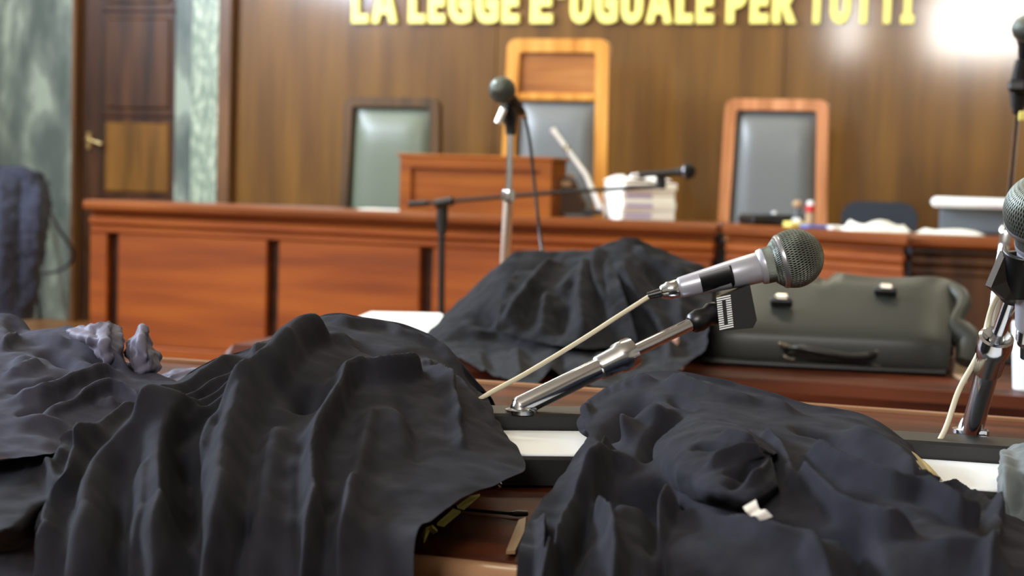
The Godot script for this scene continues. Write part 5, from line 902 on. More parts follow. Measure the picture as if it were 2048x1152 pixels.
	M.cable_white = plain(Color(0.78, 0.74, 0.64), 0.55)
	M.leather_green = leather(Color(0.38, 0.41, 0.35), 0.36, 71)
	M.leather_grey = leather(Color(0.40, 0.41, 0.41), 0.36, 73)
	M.bag_leather = leather(Color(0.17, 0.18, 0.165), 0.45, 75)
	M.bag_dark = leather(Color(0.05, 0.05, 0.05), 0.45, 77)
	M.bag_brown = leather(Color(0.24, 0.15, 0.07), 0.45, 79)
	M.steel = plain(Color(0.75, 0.73, 0.68), 0.25, 1.0)
	M.brass = plain(Color(0.80, 0.70, 0.48), 0.3, 0.9)
	M.letter = plain(Color(0.98, 0.93, 0.50), 0.4)
	M.red = plain(Color(0.75, 0.10, 0.08), 0.4)
	M.green_paper = plain(Color(0.80, 0.79, 0.42), 0.7)
	M.window_frame = plain(Color(0.75, 0.74, 0.70), 0.5)
	M.window_glow = glow(Color(1.0, 0.99, 0.96), 2.0)
	M.lamp_glow = glow(Color(1.0, 0.97, 0.92), 1.5)
	M.label_cloth = plain(Color(0.72, 0.66, 0.50), 0.8)
	M.tape = plain(Color(0.52, 0.41, 0.30), 0.35)
	M.grey_plastic = plain(Color(0.33, 0.36, 0.39), 0.45)
	M.dark_cloth = plain(Color(0.13, 0.15, 0.19), 0.8)

func _ready() -> void:
	# ---- camera, sky, large lights, exposure
	var cam := Camera3D.new()
	cam.name = "camera"
	var att := CameraAttributesPhysical.new()
	att.frustum_focal_length = 65.65
	att.frustum_focus_distance = 1.14
	att.exposure_aperture = 11.8
	cam.attributes = att
	add_child(cam)
	cam.position = Vector3(0, 1.12, 0)
	cam.rotation_degrees = Vector3(-4.102, 17.0, 1.718)
	cam.near = 0.05
	cam.far = 60.0
	cam.fov = 20.718
	cam.current = true
	var we := WorldEnvironment.new()
	we.name = "environment"
	var env := Environment.new()
	env.background_mode = Environment.BG_SKY
	env.sky = Sky.new()
	var sky := ProceduralSkyMaterial.new()
	sky.sky_top_color = Color(0.55, 0.65, 0.80)
	sky.sky_horizon_color = Color(0.80, 0.84, 0.88)
	sky.ground_bottom_color = Color(0.40, 0.38, 0.35)
	sky.ground_horizon_color = Color(0.70, 0.70, 0.70)
	env.sky.sky_material = sky
	env.tonemap_mode = Environment.TONE_MAPPER_LINEAR
	env.tonemap_exposure = 1.6
	env.sdfgi_enabled = true
	env.ssao_enabled = true
	env.ssil_enabled = true
	we.environment = env
	add_child(we)
	materials()
	# unseen windows: behind the camera, mirrored in the wall; at left, lighting the folds
	unseen_window(1, Vector3(-0.28, 3.02, 3.99), PI, 1.5, 0.85, 13.0, 0, Color(1.0, 0.99, 0.97))
	unseen_window(2, Vector3(-2.17, 3.02, 3.99), PI, 0.28, 0.85, 2.4, 0, Color(1.0, 0.99, 0.97))
	unseen_window(3, Vector3(-7.69, 3.3, -2.2), PI / 2, 3.0, 1.3, 68.0, 2, Color(0.86, 0.92, 1.0))
	unseen_window(4, Vector3(-7.69, 3.3, -5.6), PI / 2, 3.0, 1.3, 30.0, 2, Color(0.86, 0.92, 1.0))
	for p in [[-4.6, -7.0, 4.4, "unseen white ceiling light panel above the left end of the judges' bench"], [-1.4, -7.0, 4.4, "unseen white ceiling light panel above the middle of the judges' bench"], [1.8, -7.0, 4.4, "unseen white ceiling light panel above the clerk's desk at right"], [-4.6, -3.4, 3.0, "unseen white ceiling light panel over the open floor at left"], [-1.4, -3.4, 3.0, "unseen white ceiling light panel over the middle desk"], [1.8, -3.4, 2.0, "unseen white ceiling light panel over the right side of the courtroom"]]:
		unseen_ceiling_lamp(p[3], Vector3(p[0], 4.78, p[1]), 1.5, 0.5, p[2], Color(1.0, 0.97, 0.84))

	# ---- the room
	struct("floor", Shape.new().box(Vector3(-1.6, -0.1, -2.85), Vector3(12.6, 0.2, 14.1), 0.001), M.parquet)
	struct("ceiling", Shape.new().box(Vector3(-1.6, 4.9, -2.85), Vector3(12.6, 0.2, 14.1), 0.001), M.ceiling)
	struct("wall_left", Shape.new().box(Vector3(-7.8, 2.4, -2.85), Vector3(0.2, 4.8, 14.1), 0.001), M.plaster)
	struct("wall_right", Shape.new().box(Vector3(4.6, 2.4, -2.85), Vector3(0.2, 4.8, 14.1), 0.001), M.plaster)
	struct("wall_rear", Shape.new().box(Vector3(-1.6, 2.4, 4.1), Vector3(12.2, 4.8, 0.2), 0.001), M.plaster)
	var wall := struct("wall_back", Shape.new().box(Vector3(-1.6, 2.4, -9.85), Vector3(12.2, 4.8, 0.2), 0.001), M.plaster)
	for k in 5:
		struct("wood_panel", Shape.new().box(Vector3(-4.04 + 1.842 * k, 2.4, -9.725), Vector3(1.838, 4.8, 0.05), 0.002), M.wall_wood, wall)
	struct("marble_slab", Shape.new().box(Vector3(-6.95, 2.4, -9.725), Vector3(1.5, 4.8, 0.05), 0.003), M.marble, wall)
	struct("marble_slab", Shape.new().box(Vector3(-5.345, 2.4, -9.72), Vector3(0.145, 4.8, 0.06), 0.004), M.marble, wall)
	struct("marble_slab", Shape.new().box(Vector3(-5.168, 2.4, -9.70), Vector3(0.205, 4.8, 0.1), 0.006), M.marble_lit, wall)
	struct("marble_slab", Shape.new().box(Vector3(-5.8, 3.8, -9.725), Vector3(0.78, 2.0, 0.05), 0.004), M.marble, wall)
	struct("trim_1", Shape.new().box(Vector3(-5.015, 2.4, -9.69), Vector3(0.10, 4.8, 0.12), 0.01), M.trim_wood)
	struct("trim_2", Shape.new().box(Vector3(-6.175, 1.4, -9.69), Vector3(0.03, 2.8, 0.13), 0.006), M.trim_wood)
	struct("baseboard_back", Shape.new().box(Vector3(-1.6, 0.06, -9.69), Vector3(6.6, 0.12, 0.03), 0.004), M.door_wood)
	var door := Node3D.new()
	door.name = "door_1"
	door.set_meta("kind", "structure")
	add_child(door)
	door.position = Vector3(-5.79, 0, -9.73)
	part("door_leaf", Shape.new().box(Vector3(0, 1.4, 0), Vector3(0.74, 2.8, 0.04), 0.003), M.door_wood, door)
	for p in [[2.22, 2.72], [1.50, 2.12], [0.92, 1.40], [0.12, 0.84]]:
		part("door_panel", Shape.new().box(Vector3(0.075, (p[0] + p[1]) / 2, 0.022), Vector3(0.50, p[1] - p[0], 0.024), 0.012), M.door_panel if p[0] < 1.45 else M.door_wood, door)
	for y in [0.88, 1.45, 2.17]:
		part("door_groove_shade", Shape.new().box(Vector3(0.075, y, 0.02), Vector3(0.56, 0.02, 0.02), 0.004), M.bench_recess_shade, door)  # raised dark strip, the shade of a groove put into its colour
	part("door_handle", Shape.new().box(Vector3(-0.3, 1.27, 0.03), Vector3(0.03, 0.12, 0.02), 0.004).tube([Vector3(-0.3, 1.28, 0.03), Vector3(-0.3, 1.28, 0.07), Vector3(-0.27, 1.275, 0.08), Vector3(-0.17, 1.25, 0.08)], 0.011, 10), M.brass, door)

	# the sentence on the wall, letter by letter
	var sign_ := thing("wall_lettering", "raised yellow capital letters on the wood panelled wall", "lettering", Vector3(-4.11, 2.083, -9.7))
	var font := SystemFont.new()
	font.font_names = PackedStringArray(["Droid Sans"])
	font.font_weight = 700
	var heavy := FontVariation.new()
	heavy.base_font = font
	heavy.variation_embolden = 0.9
	for word in [["LA", -4.112, -3.794], ["LEGGE", -3.714, -2.965], ["E'", -2.889, -2.66], ["UGUALE", -2.628, -1.719], ["PER", -1.641, -1.215], ["TUTTI", -1.150, -0.525]]:
		var meshes := []
		var sum := 0.0
		for ch in word[0]:
			var t := TextMesh.new()
			t.text = ch
			t.font = heavy
			t.font_size = 64
			t.pixel_size = 0.0052
			t.depth = 0.035
			t.horizontal_alignment = HORIZONTAL_ALIGNMENT_LEFT
			meshes.append(t)
			sum += t.get_aabb().size.x
		var gap := 0.024
		var fit: float = (word[2] - word[1] - gap * (meshes.size() - 1)) / sum
		var x: float = word[1]
		var low: float = meshes[0].get_aabb().position.y
		for k in meshes.size():
			var box: AABB = meshes[k].get_aabb()
			var l := MeshInstance3D.new()
			l.name = "letter"
			l.mesh = meshes[k]
			l.material_override = M.letter
			sign_.add_child(l, true)
			l.scale = Vector3(fit, 1, 1)
			l.position = Vector3(x - box.position.x * fit, -low, 0.0185) - Vector3(sign_.position.x, 0, 0)
			x += box.size.x * fit + gap

	# ---- judges' bench
	bench("judges_bench", "long reddish wooden judges' bench with panelled front, below the tall chairs", Vector3(-4.91, 0, -7.78), 0.0, 3.60, [[0.02, 0.13], [0.20, 1.12], [1.19, 2.01], [2.08, 2.83], [2.90, 3.56]], M.bench_wood)
	bench("bench_wing", "reddish angled bench section on the right, under the white papers", Vector3(-1.303, 0, -7.80), -0.522, 1.08, [[0.03, 0.52], [0.58, 1.06]], M.bench_wood)
	bench("clerk_desk", "dark wooden desk behind the right end of the bench, under the grey printer", Vector3(-0.395, -0.003, -7.35), 0.0, 2.2, [[0.05, 1.0], [1.06, 2.1]], M.door_wood)

	# ---- chairs
	high_chair("dark framed judge's chair with green leather back, left of the tallest chair", Vector3(-3.447, 0, -8.75), 0.60, 1.555, 0.055, M.chair_wood_dark, M.leather_green, 0.0, 0.0)
	high_chair("tallest judge's chair, light wooden crest panel above grey leather back", Vector3(-2.437, 0, -8.75), 0.60, 1.90, 0.075, M.chair_wood, M.leather_grey, 0.27, 0.0)
	high_chair("judge's chair with reddish rounded frame and grey leather, right of the tallest chair", Vector3(-1.182, 0, -8.75), 0.565, 1.578, 0.062, M.chair_wood_red, M.leather_grey, 0.0, 0.0)
	var oc := thing("office_chair", "low dark office chair back showing above the bench at right", "chair", Vector3(-0.6, 0, -8.7))
	var o2 := rounded(-0.20, 0.20, 0.62, 1.035, 0.09, -0.02, 6)
	var op := []
	for q in o2:
		op.append(Vector3(q.x, q.y, 0))
	part("backrest", Shape.new().prism(op, Vector3(0, 0, 0.07)), M.dark_cloth, oc)
	part("seat", Shape.new().box(Vector3(0, 0.48, 0.25), Vector3(0.46, 0.08, 0.46), 0.03), M.dark_cloth, oc)
	part("back_bar", Shape.new().box(Vector3(0, 0.54, -0.02), Vector3(0.06, 0.24, 0.03), 0.005), M.black, oc)
	part("gas_column", Shape.new().tube([Vector3(0, 0.06, 0.25), Vector3(0, 0.46, 0.25)], 0.028), M.black, oc)
	for k in 5:
		part("foot", Shape.new().tube([Vector3(0, 0.07, 0.25), Vector3(sin(TAU * k / 5) * 0.28, 0.03, 0.25 + cos(TAU * k / 5) * 0.28)], 0.022, 8), M.black, oc)

	# ---- things on the bench
	var le := thing("reading_stand", "wooden framed box standing on the bench before the tallest chair", "reading stand", Vector3(-2.607, 0.91, -7.90))
	var lo := [Vector2(-0.415, 0), Vector2(-0.415, 0.29), Vector2(0.415, 0.29), Vector2(0.415, 0)]
	var li := [Vector2(-0.355, 0.03), Vector2(-0.355, 0.235), Vector2(0.355, 0.235), Vector2(0.355, 0.03)]
	part("front_frame", Shape.new().frame(lo, li, 0.07, 0.10), M.lectern_wood, le)
	part("front_panel", Shape.new().box(Vector3(0, 0.135, 0.07), Vector3(0.72, 0.22, 0.02), 0.003), M.lectern_wood, le)
	part("top_board", Shape.new().box(Vector3(0, 0.2975, -0.05), Vector3(0.86, 0.018, 0.32), 0.005), M.lectern_wood, le)
	for s in [-1, 1]:
		part("side_board", Shape.new().box(Vector3(s * 0.405, 0.144, -0.06), Vector3(0.02, 0.288, 0.27), 0.003), M.lectern_wood, le)
	tag(obj("paper_sheet", Shape.new().box(Vector3(-3.16, 0.9125, -7.95), Vector3(0.26, 0.005, 0.22), 0.001, Basis(Vector3.UP, 0.2)), M.paper), "white paper sheets on the bench left of the framed reading stand", "paper")
	# the white paper stack
	var packs := [[0.0, 0.052, "lowest white bundle of the paper stack on the bench"], [0.004, 0.048, "second white bundle from the bottom of the bench paper stack"], [-0.006, 0.05, "third white bundle from the bottom of the bench paper stack"], [0.005, 0.04, "fourth white bundle of the bench paper stack, just under the curled top"]]
	var py := 0.91
	for k in packs.size():
		var c := Vector3(-1.755 + packs[k][0], py + packs[k][1] / 2, -7.93 + packs[k][0])
		var b := Basis(Vector3.UP, 0.62 + 0.03 * k)
		var pk := thing("document_bundle", packs[k][2], "papers", Vector3(c.x, py, c.z), 0.0, "paper stack on the bench")
		obj("sheets", Shape.new().box(c, Vector3(0.30, packs[k][1] - 0.001, 0.23), 0.004, b), M.paper, pk)
		obj("cover_label", Shape.new().box(c + b * Vector3(-0.055, -0.002, 0.1135), Vector3(0.15, packs[k][1] * 0.55, 0.004), 0.001, b), M.paper_lilac, pk)
		py += packs[k][1]
	var curl := []
	for i in 5:
		var row := PackedVector3Array()
		for j in 9:
			var b2 := Basis(Vector3.UP, 0.7)
			row.append(Vector3(-1.765, py + 0.004 + 0.035 * absf(sin(j * 0.55)) * (1.0 - i * 0.15), -7.93) + b2 * Vector3(-0.15 + j * 0.036, 0, -0.11 + i * 0.055))
		curl.append(row)
	tag(obj("paper_sheet", Shape.new().sheet(curl, Vector3.UP), M.paper), "curled white sheet on top of the paper stack on the bench", "paper")
	# bench microphone, silver, leaning left
	var bm := thing("bench_microphone", "slim silver microphone arm leaning left before the tallest chair", "microphone", Vector3(-1.983, 0.9325, -7.86))
	obj("base", Shape.new().box(Vector3(-1.986, 0.9426, -7.86), Vector3(0.09, 0.03, 0.09), 0.004), M.black, bm)
	obj("arm", Shape.new().tube([Vector3(-1.9443, 0.9595, -7.86), Vector3(-2.0242, 1.1311, -7.86), Vector3(-2.1408, 1.2767, -7.86)], [0.017, 0.016, 0.011], 12), M.brushed, bm)
	obj("joint", Shape.new().tube([Vector3(-2.1213, 1.2516, -7.86), Vector3(-2.1408, 1.2767, -7.86)], 0.016, 12), M.steel, bm)
	obj("capsule", Shape.new().tube([Vector3(-2.1408, 1.2767, -7.86), Vector3(-2.1909, 1.3372, -7.86), Vector3(-2.2105, 1.3625, -7.86)], [0.012, 0.014, 0.018], 12), M.brushed, bm)
	var bc := thing("leather_case", "small brown leather case on the bench beside the reading stand", "case", Vector3(-2.1779, 0.9234, -8))
	obj("body", Shape.new().prism([Vector3(-2.2052, 0.9212, -8.08), Vector3(-2.2119, 1.1224, -8.08), Vector3(-2.1401, 1.1086, -8.08), Vector3(-2.0759, 0.9866, -8.08), Vector3(-2.0738, 0.926, -8.08)], Vector3(0, 0, 0.09)), M.bag_brown, bc)
	obj("tab", Shape.new().box(Vector3(-2.1628, 1.0812, -7.985), Vector3(0.05, 0.03, 0.012), 0.004), M.paper_beige, bc)
	obj("tab", Shape.new().box(Vector3(-2.1492, 1.1264, -8.03), Vector3(0.04, 0.02, 0.012), 0.004), M.paper_beige, bc)
	# right end of the bench
	var wb := Basis(Vector3.UP, 0.522)
	var dv := thing("desk_telephone", "flat black device lying on the bench before the right judge's chair", "telephone", Vector3(-1.07, 0.91, -7.93))
	obj("body", Shape.new().box(Vector3(-1.07, 0.935, -7.93), Vector3(0.30, 0.05, 0.20), 0.012, wb), M.black, dv)
	obj("keypad", Shape.new().box(Vector3(-1.07, 0.962, -7.93), Vector3(0.16, 0.006, 0.12), 0.002, wb), M.grey_plastic, dv)
	obj("button", Shape.new().box(Vector3(-1.06, 0.97, -7.90), Vector3(0.02, 0.015, 0.02), 0.004, wb), M.white_plastic, dv)
	var bt := thing("glue_bottle", "small pale bottle with red cap standing on the right bench", "bottle", Vector3(-0.87, 0.91, -7.78))
	obj("body", Shape.new().lathe(Vector3(-0.87, 0.91, -7.78), Vector3.UP, [Vector2(0, 0), Vector2(0, 0.022), Vector2(0.06, 0.022), Vector2(0.075, 0.014)], 16), M.paper_beige, bt)
	obj("cap", Shape.new().lathe(Vector3(-0.87, 0.985, -7.78), Vector3.UP, [Vector2(0, 0.016), Vector2(0, 0.024), Vector2(0.03, 0.022), Vector2(0.032, 0.016)], 16), M.red, bt)
	obj("tip", Shape.new().lathe(Vector3(-0.87, 1.017, -7.78), Vector3.UP, [Vector2(0, 0.018), Vector2(0.02, 0.016), Vector2(0.022, 0)], 16), M.white_plastic, bt)
	var sp := thing("rubber_stamp", "dark stamp with a beige knob handle beside the red capped bottle", "stamp", Vector3(-0.935, 0.91, -7.80))
	obj("block", Shape.new().box(Vector3(-0.935, 0.93, -7.80), Vector3(0.045, 0.04, 0.04), 0.006), M.white_plastic, sp)
	obj("stem", Shape.new().lathe(Vector3(-0.935, 0.95, -7.80), Vector3.UP, [Vector2(0, 0.016), Vector2(0.04, 0.012), Vector2(0.05, 0.012)], 14), M.grey_plastic, sp)
	obj("knob", Shape.new().lathe(Vector3(-0.935, 0.998, -7.80), Vector3.UP, [Vector2(0, 0.01), Vector2(0.01, 0.022), Vector2(0.022, 0.026), Vector2(0.036, 0.018), Vector2(0.042, 0)], 16), M.paper_beige, sp)
	tag(obj("notepad", Shape.new().box(Vector3(-0.93, 0.9225, -7.665), Vector3(0.075, 0.025, 0.1), 0.003, wb), M.paper_yellow), "yellow notepad on the right part of the bench", "notepad")
	tag(obj("booklet", Shape.new().box(Vector3(-0.82, 0.9175, -7.61), Vector3(0.13, 0.015, 0.1), 0.003, wb), M.paper_blue), "blue booklet on the bench in front of the red capped bottle", "booklet")
	tag(obj("envelope", Shape.new().box(Vector3(-0.735, 0.9175, -7.60), Vector3(0.07, 0.015, 0.12), 0.003, wb), M.paper), "white envelope on the bench right of the blue booklet", "envelope")
	tag(obj("tape_dispenser", Shape.new().box(Vector3(-0.64, 0.922, -7.52), Vector3(0.06, 0.024, 0.05), 0.008, wb), M.bag_brown), "small brown block on the bench between white papers", "desk item")
	var fan := [[-0.535, -7.545, 0.45, "large white paper heap spread on the right bench end", 0.05], [-0.20, -7.50, 0.05, "low white paper heap on the dark desk before the printer", 0.022]]
	for k in fan.size():
		var rows := []
		for i in 5:
			var row := PackedVector3Array()
			for j in 9:
				var q := Basis(Vector3.UP, fan[k][2]) * Vector3(-0.15 + j * 0.0375, 0, -0.1 + i * 0.05)
				# a low heap of loose sheets: flat rim, uneven swollen middle
				var rise: float = fan[k][4] * (0.75 + 0.25 * sin(j * 1.3 + i)) if j > 0 and j < 8 and i > 0 and i < 4 else 0.0
				row.append(Vector3(fan[k][0], 0.911 + rise, fan[k][1]) + q)
			rows.append(row)
		tag(obj("paper_sheet", Shape.new().sheet(rows, Vector3.UP), M.paper), fan[k][3], "paper")
	var pn := thing("printer", "grey office printer with white lid on the desk at right", "printer", Vector3(-0.0713, 0.9186, -7.72))
	obj("housing", Shape.new().box(Vector3(-0.0566, 0.9795, -7.76), Vector3(0.40, 0.14, 0.22), 0.012), M.grey_plastic, pn)
	obj("lid", Shape.new().box(Vector3(-0.0689, 1.0548, -7.72), Vector3(0.45, 0.045, 0.32), 0.014), M.white_plastic, pn)
	obj("side_knob", Shape.new().tube([Vector3(-0.2375, 0.9927, -7.7), Vector3(-0.2557, 0.9921, -7.7)], 0.022, 12), M.white_plastic, pn)

	# ---- coat and strap by the marble wall
	var coat := obj("hanging_coat", draped(COAT_SHAPE, COAT_COLUMNS, COAT_FOLDS, 14, 12, Vector3(0.3, 0, 1), 0.02, 5), M.coat_cloth)
	tag(coat, "dark blue coat hanging against the marble wall at far left", "coat")
	tag(obj("shoulder_strap", Shape.new().tube(curve([Vector3(-6.4649, 0.8347, -9.45), Vector3(-6.2974, 0.8438, -9.45), Vector3(-6.1688, 0.6659, -9.45), Vector3(-6.0808, 0.5023, -9.5), Vector3(-6.1193, 0.4072, -9.5), Vector3(-6.2288, 0.3491, -9.45), Vector3(-6.3682, 0.3649, -9.42), Vector3(-6.4891, 0.4496, -9.42)]), 0.012, 8).tube(curve([Vector3(-6.45, 0.8284, -9.44), Vector3(-6.384, 0.6059, -9.44), Vector3(-6.3523, 0.3656, -9.42), Vector3(-6.3025, 0.1601, -9.42), Vector3(-6.2852, 0.0222, -9.42)]), 0.013, 8), M.black), "black strap hanging in a loop over the dark coat", "strap")

	# ---- boom stand between the desk and the bench
	var bo := thing("boom_stand", "black boom microphone stand reaching right in front of the bench", "microphone stand", Vector3(-1.7422, 0, -4.97))
	obj("pole", Shape.new().tube([Vector3(-1.7622, 0.0096, -5), Vector3(-1.782, 0.9619, -5)], 0.011, 12), M.black, bo)
	obj("clutch", Shape.new().tube([Vector3(-1.7805, 0.9114, -5), Vector3(-1.7817, 0.9518, -5), Vector3(-1.7803, 1.0291, -5)], [0.014, 0.02, 0.018], 12).tube([Vector3(-1.7977, 1.0153, -4.98), Vector3(-1.7394, 1.0273, -4.98)], 0.016, 10), M.black, bo)
	obj("boom", Shape.new().tube([Vector3(-1.8946, 1.0101, -5), Vector3(-1.4078, 1.0645, -5), Vector3(-1.0375, 1.0989, -5)], 0.007, 10).tube([Vector3(-1.9018, 1.0099, -5), Vector3(-1.8336, 1.0172, -5)], 0.011, 10), M.black, bo)
	obj("clip", Shape.new().tube([Vector3(-1.0371, 1.0892, -5), Vector3(-1.0387, 1.131, -5)], 0.016, 10), M.black, bo)
	for k in 3:
		var a := TAU * k / 3.0 + 0.4
		var foot: Vector3 = Vector3(-1.7622, 0.0096, -5)
		foot.y = 0.0
		obj("leg", Shape.new().tube([foot + Vector3(0, 0.16, 0), foot + Vector3(sin(a) * 0.3, 0.012, cos(a) * 0.3)], 0.009, 8), M.black, bo)
	microphone("black microphone held level on the boom stand before the paper stack", Vector3(-0.9475, 1.1478, -4.98), Vector3(-1.1329, 1.1297, -4.98), 0.0235, M.mic_body_dark, false, M.mic_body_dark)

	# ---- middle desk
	var md := thing("middle_desk", "dark wooden desk in the middle with rounded edge, under the briefcase", "desk", Vector3(-0.1, 0, -2.72))
	obj("top", Shape.new().box(Vector3(0.09, 0.8025, -2.72), Vector3(2.62, 0.045, 0.75), 0.016), M.desk_wood, md)
	obj("apron", Shape.new().box(Vector3(0.09, 0.66, -2.40), Vector3(2.54, 0.24, 0.03), 0.003).box(Vector3(0.09, 0.66, -3.05), Vector3(2.54, 0.24, 0.03), 0.003), M.desk_wood, md)
	for x in [-1.16, 1.34]:
		obj("side_panel", Shape.new().box(Vector3(x, 0.39, -2.72), Vector3(0.04, 0.78, 0.66), 0.003), M.desk_wood, md)
	# ---- front desk
	var fd := thing("front_desk", "dark wooden desk in the foreground carrying the robes and microphones", "desk", Vector3(-0.2, 0, -1.2))
	obj("top", Shape.new().box(Vector3(-0.2, 0.882, -1.194), Vector3(3.0, 0.04, 0.712), 0.004), M.desk_wood, fd)
	obj("front_edge", Shape.new().tube([Vector3(-1.7, 0.887, -0.836), Vector3(1.3, 0.887, -0.836)], 0.0145, 16), M.desk_edge_lit, fd)
	obj("rear_lip", Shape.new().box(Vector3(-0.2, 0.9035, -1.551), Vector3(3.0, 0.005, 0.006), 0.001), M.desk_edge_lit, fd)  # bright line of the rear edge, drawn as a pale highlight strip
	obj("front_panel", Shape.new().box(Vector3(-0.2, 0.44, -0.90), Vector3(2.9, 0.84, 0.03), 0.003), M.desk_wood, fd)
	for x in [-1.6, 1.2]:
		obj("side_panel", Shape.new().box(Vector3(x, 0.43, -1.22), Vector3(0.04, 0.86, 0.6), 0.003), M.desk_wood, fd)

	# ---- things on the middle desk
	tag(obj("paper_sheet", Shape.new().prism([Vector3(-1.1766, 0.826, -2.7816), Vector3(-1.2159, 0.826, -2.9938), Vector3(-1.0848, 0.826, -3.0474), Vector3(-0.9227, 0.826, -2.7313), Vector3(-0.9522, 0.826, -2.6302)], Vector3(0, 0.006, 0)), M.paper), "large white sheet lying on the left of the middle desk", "paper")
	var rc := thing("black_robe", "black robe heaped on the middle desk, left of the briefcase", "robe", Vector3(-0.75, 0.83, -2.5), 0.0, "black court robes")
	obj("skirt", draped(ROBE_C_SHAPE, ROBE_C_COLUMNS, ROBE_C_FOLDS, 12, 14, Vector3(0.2, 0.5, 1), 0.004, 31), M.robe_far, rc)
	obj("cape", draped(CAPE_SHAPE, CAPE_COLUMNS, CAPE_FOLDS, 16, 14, Vector3(0.2, 0.5, 1), 0.003, 33), M.robe_far, rc)
	tag(obj("crumpled_paper", Shape.new().prism([Vector3(-0.6588, 0.8214, -2.36), Vector3(-0.6497, 0.8432, -2.36), Vector3(-0.6321, 0.8474, -2.36), Vector3(-0.6215, 0.8214, -2.36)], Vector3(0, 0.004, -0.03)), M.paper_pink), "pinkish paper sticking out under the robe on the middle desk", "paper")
	tag(obj("paper_tag", Shape.new().prism([Vector3(-0.4704, 0.8734, -2.37), Vector3(-0.4597, 0.8771, -2.37), Vector3(-0.4543, 0.8567, -2.37), Vector3(-0.4501, 0.8284, -2.37), Vector3(-0.4625, 0.8276, -2.37)], Vector3(0, 0.002, -0.02)), M.paper_pink), "narrow pale paper hanging between the middle robe and the briefcase", "paper")
	briefcase()
	# tall chrome stand
	var ts := thing("microphone_stand", "upright chrome microphone stand behind the robe on the middle desk", "microphone stand", Vector3(-1.022, 0.825, -3.2767))
	obj("base", Shape.new().lathe(Vector3(-1.022, 0.825, -3.2767), Vector3.UP, [Vector2(0, 0), Vector2(0, 0.07), Vector2(0.015, 0.068), Vector2(0.025, 0.02), Vector2(0.03, 0.0)], 28), M.unit_black, ts)
	obj("lower_tube", Shape.new().tube([Vector3(-1.0047, 0.83, -3.2211), Vector3(-0.8868, 1.0762, -2.8603)], 0.0098, 18), M.brushed, ts)
	obj("clutch", Shape.new().lathe(Vector3(-0.8872, 1.0676, -2.8595), Vector3(0.01, 1, 0), [Vector2(0, 0.01), Vector2(0.002, 0.0125), Vector2(0.018, 0.0135), Vector2(0.024, 0.012), Vector2(0.024, 0.005)], 18), M.chrome, ts)
	obj("upper_tube", Shape.new().tube([Vector3(-0.8868, 1.0762, -2.8603), Vector3(-0.8894, 1.2031, -2.8689)], 0.0062, 14), M.chrome, ts)
	obj("clip", Shape.new().tube([Vector3(-0.8891, 1.1955, -2.8685), Vector3(-0.89, 1.2144, -2.8696), Vector3(-0.8908, 1.2348, -2.8604), Vector3(-0.8922, 1.2512, -2.8507)], [0.009, 0.011, 0.017, 0.014], 14), M.black, ts)
	obj("clip_wing", Shape.new().tube([Vector3(-0.9006, 1.2162, -2.8246), Vector3(-0.8912, 1.2427, -2.8294)], 0.007, 8), M.brushed, ts)
	var mm := microphone("microphone with round grey grille atop the upright chrome stand", Vector3(-0.8905, 1.277, -2.8113), Vector3(-0.8742, 1.2334, -2.9073), 0.0242, M.mic_body_dark, false, M.wire)
	obj("cable", Shape.new().tube(curve([Vector3(-0.8731, 1.2315, -2.9075), Vector3(-0.8616, 1.183, -2.9074), Vector3(-0.8479, 1.0926, -2.9048), Vector3(-0.8289, 1.0076, -2.8833), Vector3(-0.8052, 0.9537, -2.8341), Vector3(-0.7875, 0.9107, -2.7838)]), 0.0032, 8), M.black, mm)
	# right hand stand on the middle desk
	var rs := desk_stand("chrome microphone stand on the middle desk, right of the briefcase", Vector3(0.0094, 0.825, -2.915), 0.05, Vector3(-0.0017, 0.861, -2.753), Vector3(0.0169, 1.0421, -2.8509), Vector3(0.0252, 1.2591, -2.8068), "desk microphone stands", 0.0085)
	obj("clip", Shape.new().tube([Vector3(0.0252, 1.2591, -2.8068), Vector3(0.0267, 1.2922, -2.7993), Vector3(0.0291, 1.3376, -2.7929)], [0.012, 0.018, 0.012], 12).box(Vector3(0.0216, 1.2933, -2.7768), Vector3(0.03, 0.02, 0.03), 0.005), M.black, rs)
	obj("tag", Shape.new().box(Vector3(0.0336, 1.2436, -2.7768), Vector3(0.014, 0.016, 0.006), 0.002), M.paper_yellow, rs)
	microphone("small dark microphone cut by the upper right picture edge", Vector3(0.0311, 1.3875, -2.7763), Vector3(0.0324, 1.2624, -2.8722), 0.0225, M.mic_body_dark, false, M.wire)
	tag(obj("paper_cup", Shape.new().lathe(Vector3(0.0616, 0.825, -2.4591), Vector3.UP, [Vector2(0, 0), Vector2(0, 0.026), Vector2(0.1, 0.033), Vector2(0.1, 0.031), Vector2(0.01, 0.024), Vector2(0.01, 0)], 24), M.white_plastic), "white cup on the middle desk at the right picture edge", "cup")
	tag(obj("paper_slip", Shape.new().prism([Vector3(-0.0539, 0.826, -2.5546), Vector3(-0.0512, 0.826, -2.8678), Vector3(-0.0344, 0.826, -2.8781), Vector3(-0.0319, 0.826, -2.4733)], Vector3(0, 0.003, 0)), M.paper_beige), "beige paper slip on the middle desk between briefcase and stand", "paper")

	# ---- foreground stands and microphones
	var s1 := desk_stand("chrome desk microphone stand between the two foreground robes", Vector3(-0.327, 0.902, -1.172), 0.42, Vector3(-0.3428, 0.9426, -1.1557), Vector3(-0.2799, 0.9778, -1.2142), Vector3(-0.2233, 1.0088, -1.2601), "desk microphone stands", 0.0082)
